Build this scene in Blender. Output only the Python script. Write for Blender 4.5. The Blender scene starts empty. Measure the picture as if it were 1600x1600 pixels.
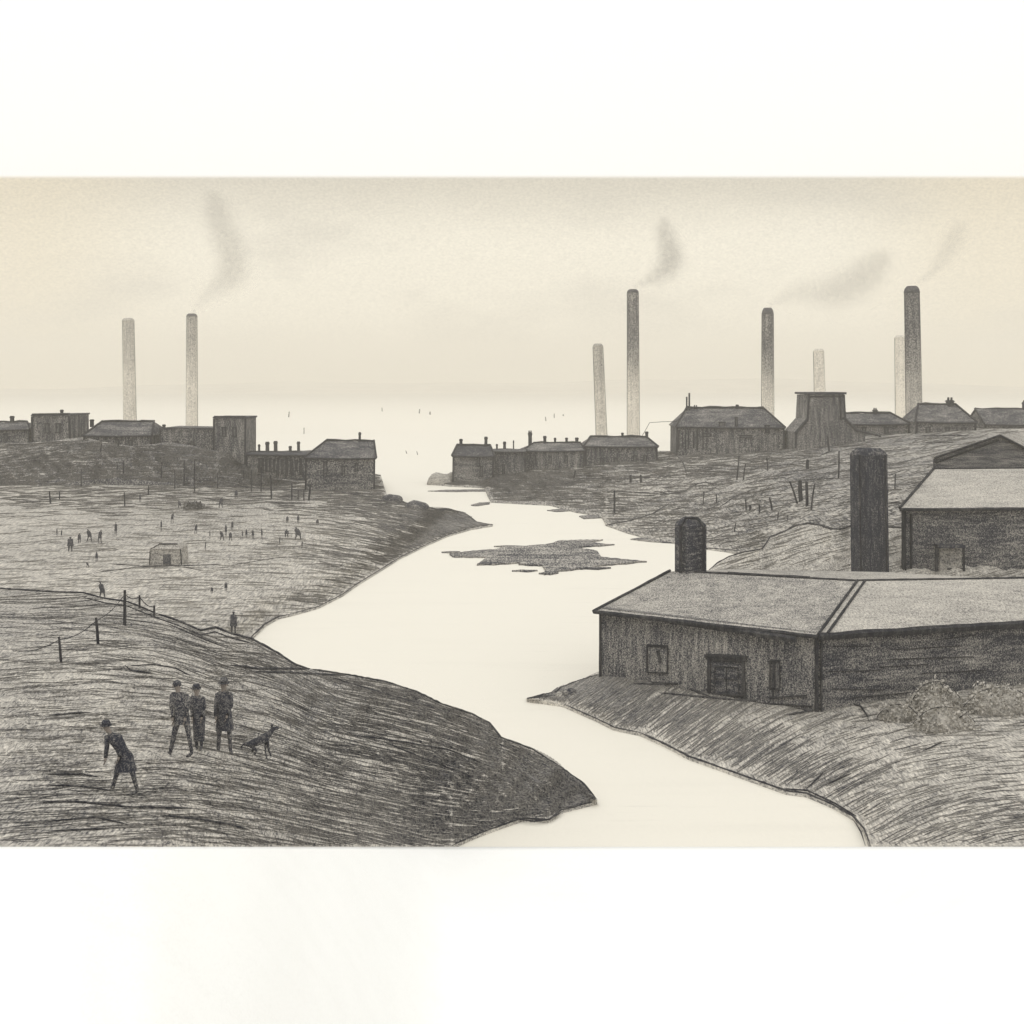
import bpy, bmesh, math, random
from mathutils import Vector, Matrix
random.seed(7)
R = random.random
def U(a, b): return a + (b - a) * R()
scene = bpy.context.scene
COL = scene.collection

# ------------------------------------------------------------------ camera, light, exposure
F = 1931.0            # focal length in photo pixels (1600 px wide)
CAMZ = 16.0
HY = 600.0            # row of the horizon
cd = bpy.data.cameras.new('camera'); cam = bpy.data.objects.new('camera', cd); COL.objects.link(cam)
cam.location = (0, 0, CAMZ); cam.rotation_euler = (math.radians(90), 0, 0)
cd.sensor_width = 36; cd.lens = 36 * F / 1600; cd.shift_y = -0.125
cd.clip_start = 0.5; cd.clip_end = 20000
scene.camera = cam

SUN_EL, SUN_AZ = math.radians(55), math.radians(215)
w = bpy.data.worlds.new("World"); scene.world = w; w.use_nodes = True
nt = w.node_tree; nt.nodes.clear()
def N(tree, t, **kw):
    n = tree.nodes.new(t)
    for k, v in kw.items(): setattr(n, k, v)
    return n
def math_node(tree, op, a, b=None, c=None, clamp=False):
    n = N(tree, 'ShaderNodeMath', operation=op, use_clamp=clamp)
    for i, v in enumerate((a, b, c)):
        if v is None: continue
        if isinstance(v, (int, float)): n.inputs[i].default_value = v
        else: tree.links.new(v, n.inputs[i])
    return n.outputs[0]
def mixc(tree, f, a, b):
    n = N(tree, 'ShaderNodeMix', data_type='RGBA')
    for i, v in ((0, f), (6, a), (7, b)):
        if isinstance(v, (int, float)): n.inputs[i].default_value = v
        elif isinstance(v, tuple): n.inputs[i].default_value = (*v[:3], 1)
        else: tree.links.new(v, n.inputs[i])
    return n.outputs[2]
def ramp(tree, v, a, b, smooth=True):
    n = N(tree, 'ShaderNodeMapRange', interpolation_type='SMOOTHSTEP' if smooth else 'LINEAR')
    tree.links.new(v, n.inputs[0]); n.inputs[1].default_value = a; n.inputs[2].default_value = b
    return n.outputs[0]
def noise(tree, vec, scale, detail=3, rough=.55, mp=None):
    if mp:
        m = N(tree, 'ShaderNodeMapping'); tree.links.new(vec, m.inputs[0]); m.inputs[3].default_value = mp; vec = m.outputs[0]
    n = N(tree, 'ShaderNodeTexNoise'); tree.links.new(vec, n.inputs['Vector'])
    n.inputs['Scale'].default_value = scale; n.inputs['Detail'].default_value = detail; n.inputs['Roughness'].default_value = rough
    return n.outputs[0]
# an overcast, smoky sky: the Nishita sky dimmed to its brightness, under a cream layer of cloud
sky = N(nt, 'ShaderNodeTexSky', sky_type='NISHITA', sun_disc=False, sun_elevation=SUN_EL, sun_rotation=SUN_AZ)
bw = N(nt, 'ShaderNodeRGBToBW'); nt.links.new(sky.outputs[0], bw.inputs[0])
tc = N(nt, 'ShaderNodeTexCoord'); sep = N(nt, 'ShaderNodeSeparateXYZ'); nt.links.new(tc.outputs['Generated'], sep.inputs[0])
el = math_node(nt, 'DIVIDE', sep.outputs[2], math_node(nt, 'MAXIMUM', sep.outputs[1], .12))     # added level cloud sheet; its straight edge begins the blank white top band
sidev = math_node(nt, 'ABSOLUTE', math_node(nt, 'DIVIDE', sep.outputs[0], math_node(nt, 'MAXIMUM', sep.outputs[1], .12)))
big = noise(nt, tc.outputs['Generated'], 5.0, 4, .5, (1, 1, 2.6))
fine = noise(nt, tc.outputs['Generated'], 420.0, 2, .6, (1, 1, 1.6))
el2 = math_node(nt, 'ADD', el, math_node(nt, 'MULTIPLY', math_node(nt, 'SUBTRACT', big, .5), .035))
cream, pale, smog, white = (9.9, 9.35, 7.9), (8.3, 8.1, 7.1), (6.2, 5.75, 4.8), (11.2, 11.2, 11.1)
c = mixc(nt, ramp(nt, el2, .0, .055), (7.2, 6.75, 5.7), cream)
c = mixc(nt, math_node(nt, 'MULTIPLY', ramp(nt, el2, .105, .172), .85), c, smog)
c = mixc(nt, math_node(nt, 'MULTIPLY', ramp(nt, sidev, .24, .40), .65), c, (8.3, 7.2, 5.2))
blot = ramp(nt, big, .50, .66)
c = mixc(nt, math_node(nt, 'MULTIPLY', math_node(nt, 'MULTIPLY', blot, math_node(nt, 'SUBTRACT', 1.0, ramp(nt, el, .13, .17))), .55), c, (6.3, 5.95, 5.2))
grain = math_node(nt, 'ADD', math_node(nt, 'MULTIPLY', math_node(nt, 'SUBTRACT', fine, .5), .55), 1.0)
vm = N(nt, 'ShaderNodeVectorMath', operation='SCALE'); nt.links.new(c, vm.inputs[0]); nt.links.new(grain, vm.inputs[3])
bright = N(nt, 'ShaderNodeVectorMath', operation='SCALE'); bright.inputs[0].default_value = (1.02, 1.0, .93); nt.links.new(bw.outputs[0], bright.inputs[3])
fin = mixc(nt, ramp(nt, el, .1655, .1695), mixc(nt, .08, vm.outputs[0], bright.outputs[0]), white)
bg = N(nt, 'ShaderNodeBackground'); bg.inputs[1].default_value = 0.10; nt.links.new(fin, bg.inputs[0])
ow = N(nt, 'ShaderNodeOutputWorld'); nt.links.new(bg.outputs[0], ow.inputs[0])

sd = bpy.data.lights.new('sun', 'SUN'); sd.energy = 0.6; sd.angle = math.radians(14); sd.color = (1, .97, .9)
sun = bpy.data.objects.new('sun', sd); COL.objects.link(sun)
dirv = Vector((math.sin(SUN_AZ) * math.cos(SUN_EL), math.cos(SUN_AZ) * math.cos(SUN_EL), math.sin(SUN_EL)))
sun.rotation_euler = dirv.to_track_quat('Z', 'Y').to_euler()
vs = scene.view_settings; vs.view_transform = 'Standard'; vs.look = 'None'; vs.gamma = 1; vs.exposure = 0.0; vs.use_curve_mapping = False
scene.cycles.volume_step_rate = 2; scene.cycles.volume_bounces = 1; scene.cycles.volume_max_steps = 96

# ------------------------------------------------------------------ geometry helpers
def P(x, y, Y): return Vector(((x - 800) / F * Y, Y, CAMZ - (y - HY) / F * Y))
def interp(x, pts):
    if x <= pts[0][0]: return pts[0][1]
    for (a, b), (c_, d) in zip(pts, pts[1:]):
        if x <= c_: return b + (d - b) * (x - a) / (c_ - a)
    return pts[-1][1]
def soft(x, pts, w_=50): return sum(interp(x + w_ * d / 5, pts) * (6 - abs(d)) for d in range(-5, 6)) / 36
def sm(t): t = max(0, min(1, t)); return t * t * (3 - 2 * t)
def tag(o, label=None, cat=None, group=None, kind=None):
    for k, v in (('label', label), ('category', cat), ('group', group), ('kind', kind)):
        if v: o[k] = v
    return o
class MB:
    def __init__(s): s.v = []; s.f = []
    def add(s, vs, fs):
        b = len(s.v); s.v += [tuple(v) for v in vs]; s.f += [tuple(b + i for i in f) for f in fs]
    def box(s, c, size, rz=0, taper=1.0, shear=(0, 0)):
        hx, hy, hz = [q / 2 for q in size]; m = Matrix.Rotation(rz, 3, 'Z'); c = Vector(c); vs = []
        for k in (-1, 1):
            t = 1 if k < 0 else taper
            for i, j in ((-1, -1), (1, -1), (1, 1), (-1, 1)):
                vs.append(c + m @ Vector((i * hx * t + (shear[0] if k > 0 else 0), j * hy * t + (shear[1] if k > 0 else 0), k * hz)))
        s.add(vs, [(3, 2, 1, 0), (4, 5, 6, 7), (0, 1, 5, 4), (1, 2, 6, 5), (2, 3, 7, 6), (3, 0, 4, 7)])
    def tube(s, path, rad, n=6, caps=True, flat=1.0):
        path = [Vector(p) for p in path]; m = len(path); vs = []
        if not isinstance(rad, (list, tuple)): rad = [rad] * m
        for i, p in enumerate(path):
            t = (path[min(i + 1, m - 1)] - path[max(i - 1, 0)]).normalized()
            up = Vector((0, 0, 1)) if abs(t.z) < .9 else Vector((0, 1, 0))
            a = t.cross(up).normalized(); b = a.cross(t)
            for k in range(n):
                th = 2 * math.pi * (k + .25) / n
                vs.append(p + a * math.cos(th) * rad[i] + b * math.sin(th) * rad[i] * flat)
        fs = [(i * n + k, i * n + (k + 1) % n, (i + 1) * n + (k + 1) % n, (i + 1) * n + k) for i in range(m - 1) for k in range(n)]
        if caps: fs += [tuple(range(n - 1, -1, -1)), tuple((m - 1) * n + k for k in range(n))]
        s.add(vs, fs)
    def prism(s, a, b):              # two loops with the same count
        n = len(a)
        s.add(list(a) + list(b), [tuple(range(n - 1, -1, -1)), tuple(range(n, 2 * n))] + [(i, (i + 1) % n, n + (i + 1) % n, n + i) for i in range(n)])
    def ball(s, c, r, n=10, m=7, jit=0):
        c = Vector(c); r = Vector(r) if not isinstance(r, (int, float)) else Vector((r, r, r)); vs = []
        for j in range(1, m):
            ph = math.pi * j / m
            for k in range(n):
                th = 2 * math.pi * k / n; q = 1 + U(-jit, jit)
                vs.append(c + Vector((r.x * math.sin(ph) * math.cos(th) * q, r.y * math.sin(ph) * math.sin(th) * q, r.z * math.cos(ph) * q)))
        vs += [c + Vector((0, 0, r.z)), c - Vector((0, 0, r.z))]; T = len(vs) - 2
        fs = [(j * n + k, (j + 1) * n + k, (j + 1) * n + (k + 1) % n, j * n + (k + 1) % n) for j in range(m - 2) for k in range(n)]
        fs += [(T, k, (k + 1) % n) for k in range(n)] + [(T + 1, (m - 2) * n + (k + 1) % n, (m - 2) * n + k) for k in range(n)]
        s.add(vs, fs)
    def build(s, name, mat, parent=None, smooth=False):
        me = bpy.data.meshes.new(name); me.from_pydata(s.v, [], s.f); me.update()
        if mat: me.materials.append(mat)
        if smooth: me.polygons.foreach_set('use_smooth', [True] * len(me.polygons))
        o = bpy.data.objects.new(name, me); COL.objects.link(o)
        if parent: o.parent = parent
        return o
def empty(name, loc, rz=0):
    o = bpy.data.objects.new(name, None); COL.objects.link(o); o.location = loc; o.rotation_euler.z = rz; o.empty_display_size = .3
    return o
def copy_tree(o, parent=None):
    c_ = o.copy(); COL.objects.link(c_); c_.parent = parent
    for k in list(o.children): copy_tree(k, c_)
    return c_

# ------------------------------------------------------------------ materials: sooty graphite tones over pale chalky ones
GR = (.027, .029, .040); PAPER = (.71, .665, .585)
MATS = {}
def pencil(name, dens, dark=GR, light=PAPER, grain=20, gmap=(1, 1, 1), samt=.4, sscale=3, smap=(1, 1, 1), pamt=.25, pscale=.3, gamt=.7, bump=.15, soot_smog=None, rough=.95):
    m = bpy.data.materials.new(name); m.use_nodes = True; t = m.node_tree; b = t.nodes['Principled BSDF']
    g = N(t, 'ShaderNodeNewGeometry'); pos = g.outputs['Position']
    v = noise(t, pos, grain, 2, .7, gmap)
    v = math_node(t, 'MULTIPLY', math_node(t, 'SUBTRACT', v, .5), gamt * 3.2)
    s = noise(t, pos, sscale, 3, .65, smap)
    s = math_node(t, 'MULTIPLY', math_node(t, 'SUBTRACT', s, .5), samt * 2.6)
    p = noise(t, pos, pscale, 3, .5, (1, .5, 1))
    p = math_node(t, 'MULTIPLY', math_node(t, 'SUBTRACT', p, .5), pamt * 2)
    v = math_node(t, 'ADD', math_node(t, 'ADD', v, s), p)
    d = dens
    if soot_smog:       # smog fade put into the colour: sooty dark at z1, paled at z0
        z0, z1, d0, d1 = soot_smog
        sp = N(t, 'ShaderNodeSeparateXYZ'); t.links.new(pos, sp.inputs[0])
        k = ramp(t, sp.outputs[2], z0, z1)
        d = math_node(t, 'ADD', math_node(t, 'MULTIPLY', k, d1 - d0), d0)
    v = math_node(t, 'ADD', v, d, clamp=True)
    t.links.new(mixc(t, v, light, dark), b.inputs['Base Color'])
    b.inputs['Roughness'].default_value = rough; b.inputs['Specular IOR Level'].default_value = .1
    if bump:
        bn = N(t, 'ShaderNodeBump'); bn.inputs['Strength'].default_value = bump; bn.inputs['Distance'].default_value = .04
        t.links.new(v, bn.inputs['Height']); t.links.new(bn.outputs[0], b.inputs['Normal'])
    MATS[name] = m
    return m
G_A = pencil('hill_turf', .50, grain=22, gmap=(1, .22, 1), samt=.34, sscale=1.6, smap=(.35, 1.1, 2.2), pamt=.28, pscale=.12, gamt=.62)
G_B = pencil('field_turf', .50, grain=8, gmap=(1, .14, 1), samt=.2, sscale=.5, smap=(.35, .9, 1), pamt=.25, pscale=.035, gamt=.6)
G_D = pencil('far_turf', .66, grain=5.5, gmap=(1, .14, 1), samt=.3, sscale=.3, smap=(.5, .6, 1), pamt=.3, pscale=.03, gamt=.6)
G_E = pencil('bank_turf', .46, grain=14, gmap=(1, .2, 1), samt=.3, sscale=1.0, smap=(.8, .6, 1), pamt=.2, pscale=.1, gamt=.6)
G_F = pencil('mound_turf', .48, grain=12, gmap=(1, .2, 1), samt=.25, sscale=.8, smap=(.6, .8, 1), pamt=.15, pscale=.1, gamt=.6)
MARGIN_WHITE = pencil('margin_white', .02, light=(.93, .93, .91), dark=(.45, .43, .38), grain=30, gmap=(1, .3, 1), samt=.05, sscale=1.0, smap=(.3, 1, 1), pamt=.03, gamt=.08, bump=0)
MUD = pencil('mud', .78, grain=9, gmap=(1, .14, 1), samt=.5, sscale=.6, smap=(.35, 1.2, 1), pamt=.3, gamt=.6)
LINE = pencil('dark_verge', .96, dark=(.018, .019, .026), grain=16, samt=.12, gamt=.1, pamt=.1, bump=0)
BLADE = pencil('dry_grass', .80, grain=12, samt=.15, gamt=.3, pamt=.2, bump=0)
BLADE2 = pencil('pale_grass', .66, grain=9, samt=.15, gamt=.3, pamt=.2, bump=0)
WALL_N = pencil('plank_wall', .84, grain=17, samt=.36, sscale=3.2, smap=(2.0, 2.0, .22), pamt=.22, pscale=.35, gamt=.62)
WALL_H = pencil('course_wall', .88, grain=16, samt=.36, sscale=2.6, smap=(.22, .22, 1.7), pamt=.22, pscale=.35, gamt=.62)
ROOF_N = pencil('slate_roof', .60, grain=17, gmap=(1, .4, 1), samt=.28, sscale=1.6, smap=(.7, .9, 1), pamt=.18, pscale=.3, gamt=.62)
ROOF_P = pencil('pale_roof', .48, grain=14, gmap=(1, .4, 1), samt=.18, sscale=1.2, smap=(.3, 1.2, 1), pamt=.15, pscale=.25, gamt=.5)
WALL_F = pencil('sooty_wall', .86, grain=6.5, samt=.34, sscale=1.3, smap=(1.8, 1, .25), pamt=.22, pscale=.12, gamt=.6)
WALL_FH = pencil('sooty_course_wall', .86, grain=6.5, samt=.3, sscale=.9, smap=(.25, 1, 1.6), pamt=.22, pscale=.12, gamt=.6)
ROOF_F = pencil('sooty_roof', .90, grain=6.5, samt=.34, sscale=.9, smap=(.5, 1, 1.5), pamt=.2, pscale=.15, gamt=.55)
ROOF_D = pencil('black_roof', .98, grain=6.5, samt=.2, sscale=1, gamt=.3, pamt=.05)
BRICK_D = pencil('black_brick', 1.05, grain=18, samt=.32, sscale=3.4, smap=(2.4, 1, .35), gamt=.5, pamt=.1)
BRICK_C = pencil('course_brick', .98, grain=18, samt=.45, sscale=3.0, smap=(.5, 1, 2.2), gamt=.5, pamt=.1)
TIMBER = pencil('tarred_timber', .98, dark=(.016, .017, .023), grain=24, samt=.12, sscale=4, smap=(1, 1, .3), gamt=.1, pamt=.05, bump=0)
HUTM = pencil('hut_brick', .55, grain=12, samt=.4, sscale=2.4, smap=(.4, 1, 2.2), gamt=.6, pamt=.1)
PANE = pencil('dark_glass', .90, grain=14, samt=.2, sscale=3, gamt=.3, pamt=.1, rough=.4)
ROCK = pencil('dark_rock', .88, grain=8, samt=.3, sscale=1.2, gamt=.45, pamt=.2)
LEAF = pencil('bush_leaf', .44, grain=9, samt=.2, sscale=2, gamt=.4, pamt=.2, bump=0)
COAT = pencil('dark_coat', .96, grain=30, samt=.2, sscale=8, gamt=.3, pamt=.1)
CLOTH = pencil('grey_cloth', .92, grain=30, samt=.25, sscale=8, gamt=.4, pamt=.1)
SKIN = pencil('skin', .55, grain=40, samt=.1, gamt=.1, pamt=.05, light=(.36, .31, .27), dark=(.10, .09, .085))
FAR = pencil('distant_timber', .80, grain=6, gamt=.3, bump=0)

# ------------------------------------------------------------------ setting: water
m = bpy.data.materials.new('pale_water'); m.use_nodes = True; t = m.node_tree; b = t.nodes['Principled BSDF']
g = N(t, 'ShaderNodeNewGeometry')
n1 = noise(t, g.outputs['Position'], .35, 4, .6, (.12, 1, 1)); n2 = noise(t, g.outputs['Position'], 9, 2, .6, (1, .2, 1))
n3 = noise(t, g.outputs['Position'], .9, 5, .7, (.08, 1.6, 1))
v = math_node(t, 'ADD', math_node(t, 'MULTIPLY', ramp(t, n1, .5, .8), .12), math_node(t, 'MULTIPLY', ramp(t, n3, .60, .72), .25))
v = math_node(t, 'ADD', v, math_node(t, 'MULTIPLY', math_node(t, 'SUBTRACT', n2, .5), .18), clamp=True)
t.links.new(mixc(t, v, (.77, .735, .65), (.50, .47, .41)), b.inputs['Base Color'])
b.inputs['Roughness'].default_value = .6; b.inputs['Specular IOR Level'].default_value = .04
bn = N(t, 'ShaderNodeBump'); bn.inputs['Strength'].default_value = .15; bn.inputs['Distance'].default_value = .05
t.links.new(n1, bn.inputs['Height']); t.links.new(bn.outputs[0], b.inputs['Normal'])
q = MB(); q.add([(-3000, -40, 0), (3000, -40, 0), (3000, 3400, 0), (-3000, 3400, 0)], [(0, 1, 2, 3)])
tag(q.build('water', m), kind='structure')

# ------------------------------------------------------------------ setting: land, each patch a surface z(x, y) with its own real depth
def wob(x, y): return .5 * math.sin(x * .031 + 1.3 * math.sin(y * .021)) + .3 * math.sin(x * .083 + y * .057) + .2 * math.sin(x * .19 - y * .13)
class Patch:
    def __init__(s, x0, x1, top, bot, ztop, zbot, pw=1.0, bumpz=0.0, shore=0):
        s.x0, s.x1, s.top, s.bot, s.zt, s.zb, s.pw, s.bz, s.shore = x0, x1, top, bot, ztop, zbot, pw, bumpz, shore
    def yt(s, x): return interp(x, s.top)
    def yb(s, x): return interp(x, s.bot)
    def z(s, x, y):
        a, b_ = s.yt(x), s.yb(x); k = max(0, min(1, (y - a) / max(b_ - a, .01)))
        z0, z1 = soft(x, s.zt), soft(x, s.zb)
        k2 = k ** s.pw
        zz = z0 + (z1 - z0) * k2
        if s.shore:
            edge = min(b_ - y, (y - a) * 3 if z0 < .3 else 1e9)
            zz += s.shore * sm(edge / 55.0) * sm((s.xs - x) / 120.0 if hasattr(s, 'xs') else 1)
        return zz + s.bz * wob(x * 1.5, y * 2.2) * math.sin(math.pi * k) 
    def S(s, x, y, lift=0):
        z = s.z(x, y); return P(x, y, (CAMZ - z) * F / (y - HY)) + Vector((0, 0, lift))
    def build(s, name, mat, dx=5, rows=46, back=((2, -.6), (12, -4))):
        q = MB(); xs = []; x = s.x0
        while x < s.x1: xs.append(x); x += dx
        xs.append(s.x1); vs = []; nr = rows + 1 + len(back) + 1
        for x in xs:
            a, b_ = s.yt(x), s.yb(x); c0 = s.S(x, a)
            for dd, dz in reversed(back):
                p = P(x, a, c0.y + dd); vs.append(Vector((p.x, p.y, max(c0.z + dz, -.9))))
            for r in range(rows + 1): vs.append(s.S(x, a + (b_ - a) * r / rows))
            e = vs[-1]; vs.append(Vector((e.x, e.y - .2, -.9)))
        fs = [(i * nr + j, i * nr + j + 1, (i + 1) * nr + j + 1, (i + 1) * nr + j) for i in range(len(xs) - 1) for j in range(nr - 1)]
        q.add(vs, fs)
        return tag(q.build(name, mat, smooth=True), kind='structure')

crestA = [(-400, 905), (0, 920), (75, 925), (130, 927), (165, 936), (200, 941), (247, 960), (281, 972), (313, 986), (336, 981), (362, 991), (393, 999), (434, 1021), (462, 1040), (485, 1046), (545, 1055), (604, 1066), (650, 1081), (692, 1101), (737, 1116), (765, 1130), (783, 1153), (832, 1171), (877, 1200), (912, 1225), (933, 1250)]
footA = [(-400, 1323), (705, 1323), (720, 1315), (748, 1303), (783, 1290), (815, 1279), (858, 1281), (877, 1266), (933, 1252)]
zA1 = [(-400, 8.3), (100, 8), (250, 7.4), (400, 6), (500, 5), (650, 4), (780, 2.4), (880, 1), (933, .12)]
zA0 = [(-400, 8.4), (100, 8.1), (250, 7.5), (400, 6.0), (550, 3.3), (620, 1.6), (665, .3), (690, .12), (933, .12)]
A = Patch(-400, 933, crestA, footA, zA1, zA0, 1.0, .12)
A.build('hill', G_A, back=((1.5, -.7), (10, -5.5)))
topB = [(-400, 698), (375, 701), (390, 716), (500, 719), (595, 742), (604, 774), (640, 787), (672, 795), (700, 794), (725, 800), (737, 808), (745, 816), (770, 819)]
botB = [(-400, 1045), (330, 1040), (391, 998), (413, 977), (435, 965), (454, 961), (497, 949), (535, 930), (560, 912), (585, 897), (625, 872), (670, 850), (700, 837), (735, 827), (770, 821)]
B = Patch(-400, 770, topB, botB, [(-400, 1.2), (600, 1.0), (700, .3), (770, .12)], [(-400, .8), (300, .8), (391, .12), (770, .12)], 1.0, .1, shore=.9); B.xs = 760
B.build('ground', G_B, back=((4, -.6), (30, -3)))
topD = [(667, 755), (680, 742), (700, 740), (712, 738), (760, 735), (905, 712), (1020, 704), (1060, 705), (1130, 700), (1225, 690), (1243, 690), (1350, 682), (1420, 668), (1435, 668), (1520, 660), (1620, 655), (1900, 650)]
botD = [(667, 756), (700, 759), (758, 762), (765, 784), (800, 786), (860, 789), (900, 800), (940, 806), (946, 820), (980, 832), (1010, 840), (1060, 849), (1110, 858), (1170, 865), (1200, 900), (1900, 915)]
D = Patch(667, 1900, topD, botD, [(667, .12), (700, .9), (760, 1.6), (905, 3.4), (1020, 4.1), (1225, 5.5), (1420, 7.9), (1520, 8.7), (1900, 9.8)], [(667, .12), (1170, .12), (1200, 1.2), (1405, 2.5), (1900, 3)], .8, .25)
D.build('ground', G_D, back=((5, -1), (45, -12)))
topG = [(-400, 690), (40, 692), (75, 690), (110, 685), (132, 683), (160, 690), (205, 697), (240, 694), (262, 690), (300, 696), (340, 705), (378, 709), (390, 716), (402, 738), (440, 748), (480, 754), (520, 764), (578, 774)]
botG = [(-400, 762), (60, 764), (95, 758), (150, 750), (200, 752), (250, 756), (300, 766), (350, 764), (420, 768), (520, 774), (578, 778)]
G = Patch(-400, 578, topG, botG, [(x, CAMZ - (y - HY) / F * (182 if x < 380 else 178)) for x, y in topG], [(x, CAMZ - (y - HY) / F * 171) for x, y in botG], 1.0, .1)
G_G = pencil('bank_soil', .78, grain=5.5, gmap=(1, .3, 1), samt=.28, sscale=.35, smap=(.25, .3, 1.6), pamt=.25, pscale=.03, gamt=.6)
G.build('hill', G_G, rows=20, back=((1.2, -.8), (3, -4)))
topE = [(823, 1090), (862, 1082), (872, 1074), (905, 1062), (937, 1052), (1000, 1030), (1100, 985), (1200, 940), (1900, 930)]
botE = [(823, 1093), (880, 1101), (900, 1110), (932, 1124), (960, 1138), (1000, 1146), (1040, 1164), (1076, 1183), (1124, 1200), (1180, 1220), (1228, 1237), (1260, 1241), (1300, 1258), (1332, 1276), (1350, 1296), (1360, 1323), (1900, 1323)]
E = Patch(823, 1900, topE, botE, [(823, .12), (900, .6), (960, 1.0), (1900, 1.2)], [(823, .12), (1360, .12), (1525, 1.4), (1900, 2.2)], 2.2, .05)
E.build('ground', G_E, rows=60)
topF = [(1105, 893), (1120, 880), (1140, 869), (1165, 862), (1190, 858), (1196, 850), (1203, 839), (1225, 830), (1240, 822), (1262, 817), (1285, 820), (1300, 826), (1312, 826), (1330, 821), (1405, 824), (1440, 826), (1900, 832)]
F_ = Patch(1105, 1900, topF, [(1105, 912), (1140, 925), (1900, 925)], [(1105, CAMZ - 293 / F * 92), (1140, CAMZ - 269 / F * 92), (1196, CAMZ - 250 / F * 92), (1225, CAMZ - 230 / F * 92), (1262, CAMZ - 217 / F * 92), (1330, CAMZ - 221 / F * 92), (1900, CAMZ - 232 / F * 92)], [(1105, 2.2), (1900, 2.5)], 1.0, .1)
F_.build('hill', G_F, rows=24, back=((2, -.8), (8, -4)))

# invented pale causeway, white to stand for the blank margin below the scene
q = MB(); rows = [1323 + 5 * k + k * k * 1.2 for k in range(0, 22)]; xs_ = [-500 + 20 * i for i in range(136)]; vs = []
def zpath(x): return soft(x, zA0) if x < 1000 else soft(x, E.zb) if x > 1330 else .12
for x in xs_: p = P(x, 1323, (CAMZ - zpath(x)) * F / (1323 - HY)); vs.append(Vector((p.x, p.y, -.9)))
for y in rows:
    for x in xs_:
        z = zpath(x) + .03 * wob(x * 2, y * 2) * min(1, (y - 1323) / 60); vs.append(P(x, y, (CAMZ - z) * F / (y - HY)))
n = len(xs_); q.add(vs, [(r * n + c_, (r + 1) * n + c_, (r + 1) * n + c_ + 1, r * n + c_ + 1) for r in range(len(rows)) for c_ in range(n - 1)])
tag(q.build('path', MARGIN_WHITE, smooth=True), kind='structure')

# low flats and a faint ridge across the estuary
FLAT = pencil('far_flats', .0, light=(.77, .735, .65), dark=(.30, .29, .27), grain=1.2, gmap=(1, .05, 1), samt=.10, sscale=.02, smap=(.3, 1, 1), pamt=.1, pscale=.004, gamt=.1, bump=0)
t = FLAT.node_tree                       # grey painted in by distance for the horizon band, none at the near edge
g = N(t, 'ShaderNodeNewGeometry'); sp = N(t, 'ShaderNodeSeparateXYZ'); t.links.new(g.outputs['Position'], sp.inputs[0])
mx = [n_ for n_ in t.nodes if n_.type == 'MIX'][0]; old = mx.inputs[0].links[0].from_socket
t.links.new(math_node(t, 'MULTIPLY', math_node(t, 'ADD', old, .45), ramp(t, sp.outputs[1], 380, 1900)), mx.inputs[0])
RIDGE = pencil('far_ridge', .30, grain=1, samt=.2, sscale=.02, pamt=.2, pscale=.004, gamt=.3, bump=0)
q = MB(); n = 80; a = []; b_ = []
for i in range(n + 1):
    X = -2900 + 5800 * i / n; a.append((X, 400, .02)); b_.append((X, 3200, .02))
q.add(a + b_, [(i, i + 1, n + 2 + i, n + 1 + i) for i in range(n)]); tag(q.build('ground', FLAT), kind='structure')
q = MB(); n = 120; rings = []
for i in range(n + 1):
    X = -2900 + 5800 * i / n; h = 17 + 7 * math.sin(i * .11 + .6) + 4 * math.sin(i * .29) + 1.5 * math.sin(i * .9)
    for dy, k in ((-260, 0), (-130, .55), (0, 1), (150, .5), (300, 0)): rings.append((X, 2600 + dy + 40 * math.sin(i * .2), h * k + (.2 if k == 0 else 0)))
q.add(rings, [(i * 5 + j, (i + 1) * 5 + j, (i + 1) * 5 + j + 1, i * 5 + j + 1) for i in range(n) for j in range(4)]); tag(q.build('hills', RIDGE, smooth=True), kind='structure')

# mud bank and streaks lying in the river
def flat(name, pts, mat, h=.14, kind='structure'):
    q = MB(); up = [P(x, y, (CAMZ - h) * F / (y - HY)) for x, y in pts]; dn = [Vector((p.x * 1.002, p.y, -.4)) for p in up]
    q.prism(dn, up); o = q.build(name, mat); return tag(o, kind=kind)
def ragged(pts, step=6, amp=.8):
    out = []
    for i, (a, b_) in enumerate(pts):
        c_, d = pts[(i + 1) % len(pts)]; n = max(1, int(math.hypot(c_ - a, d - b_) / step))
        for k in range(n): out.append((a + (c_ - a) * k / n + U(-1, 1) * step * .2, b_ + (d - b_) * k / n + U(-amp, amp) * .6))
    return out
isl = [(250, 1060), (400, 1040), (540, 1030), (620, 1010), (800, 1010), (900, 990), (930, 975), (1210, 970), (1130, 985), (1240, 1000), (1050, 1020), (1170, 1040), (1200, 1080), (1480, 1105), (1330, 1120), (1200, 1130), (1080, 1150), (940, 1165), (840, 1187), (850, 1160), (830, 1130), (680, 1125), (700, 1112), (590, 1120), (420, 1125), (480, 1080), (270, 1075)]
flat('mud_bank', ragged([(640 + a / 4, 600 + b_ / 4) for a, b_ in isl], 5), MUD)
for x, y, L_, h_ in ((712, 866, 60, 3), (745, 880, 46, 3), (690, 862, 30, 2), (868, 846, 64, 4), (900, 851, 60, 3), (930, 877, 74, 3), (800, 891, 40, 2), (826, 852, 56, 3), (905, 887, 50, 3), (772, 853, 46, 2), (842, 895, 30, 3)):
    flat('mud_bank', ragged([(x, y), (x + L_ * .4, y - h_ * .6), (x + L_, y - h_ * .3), (x + L_ * .6, y + h_ * .5)], 5, .3), MUD, .12 + .01 * R())
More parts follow.
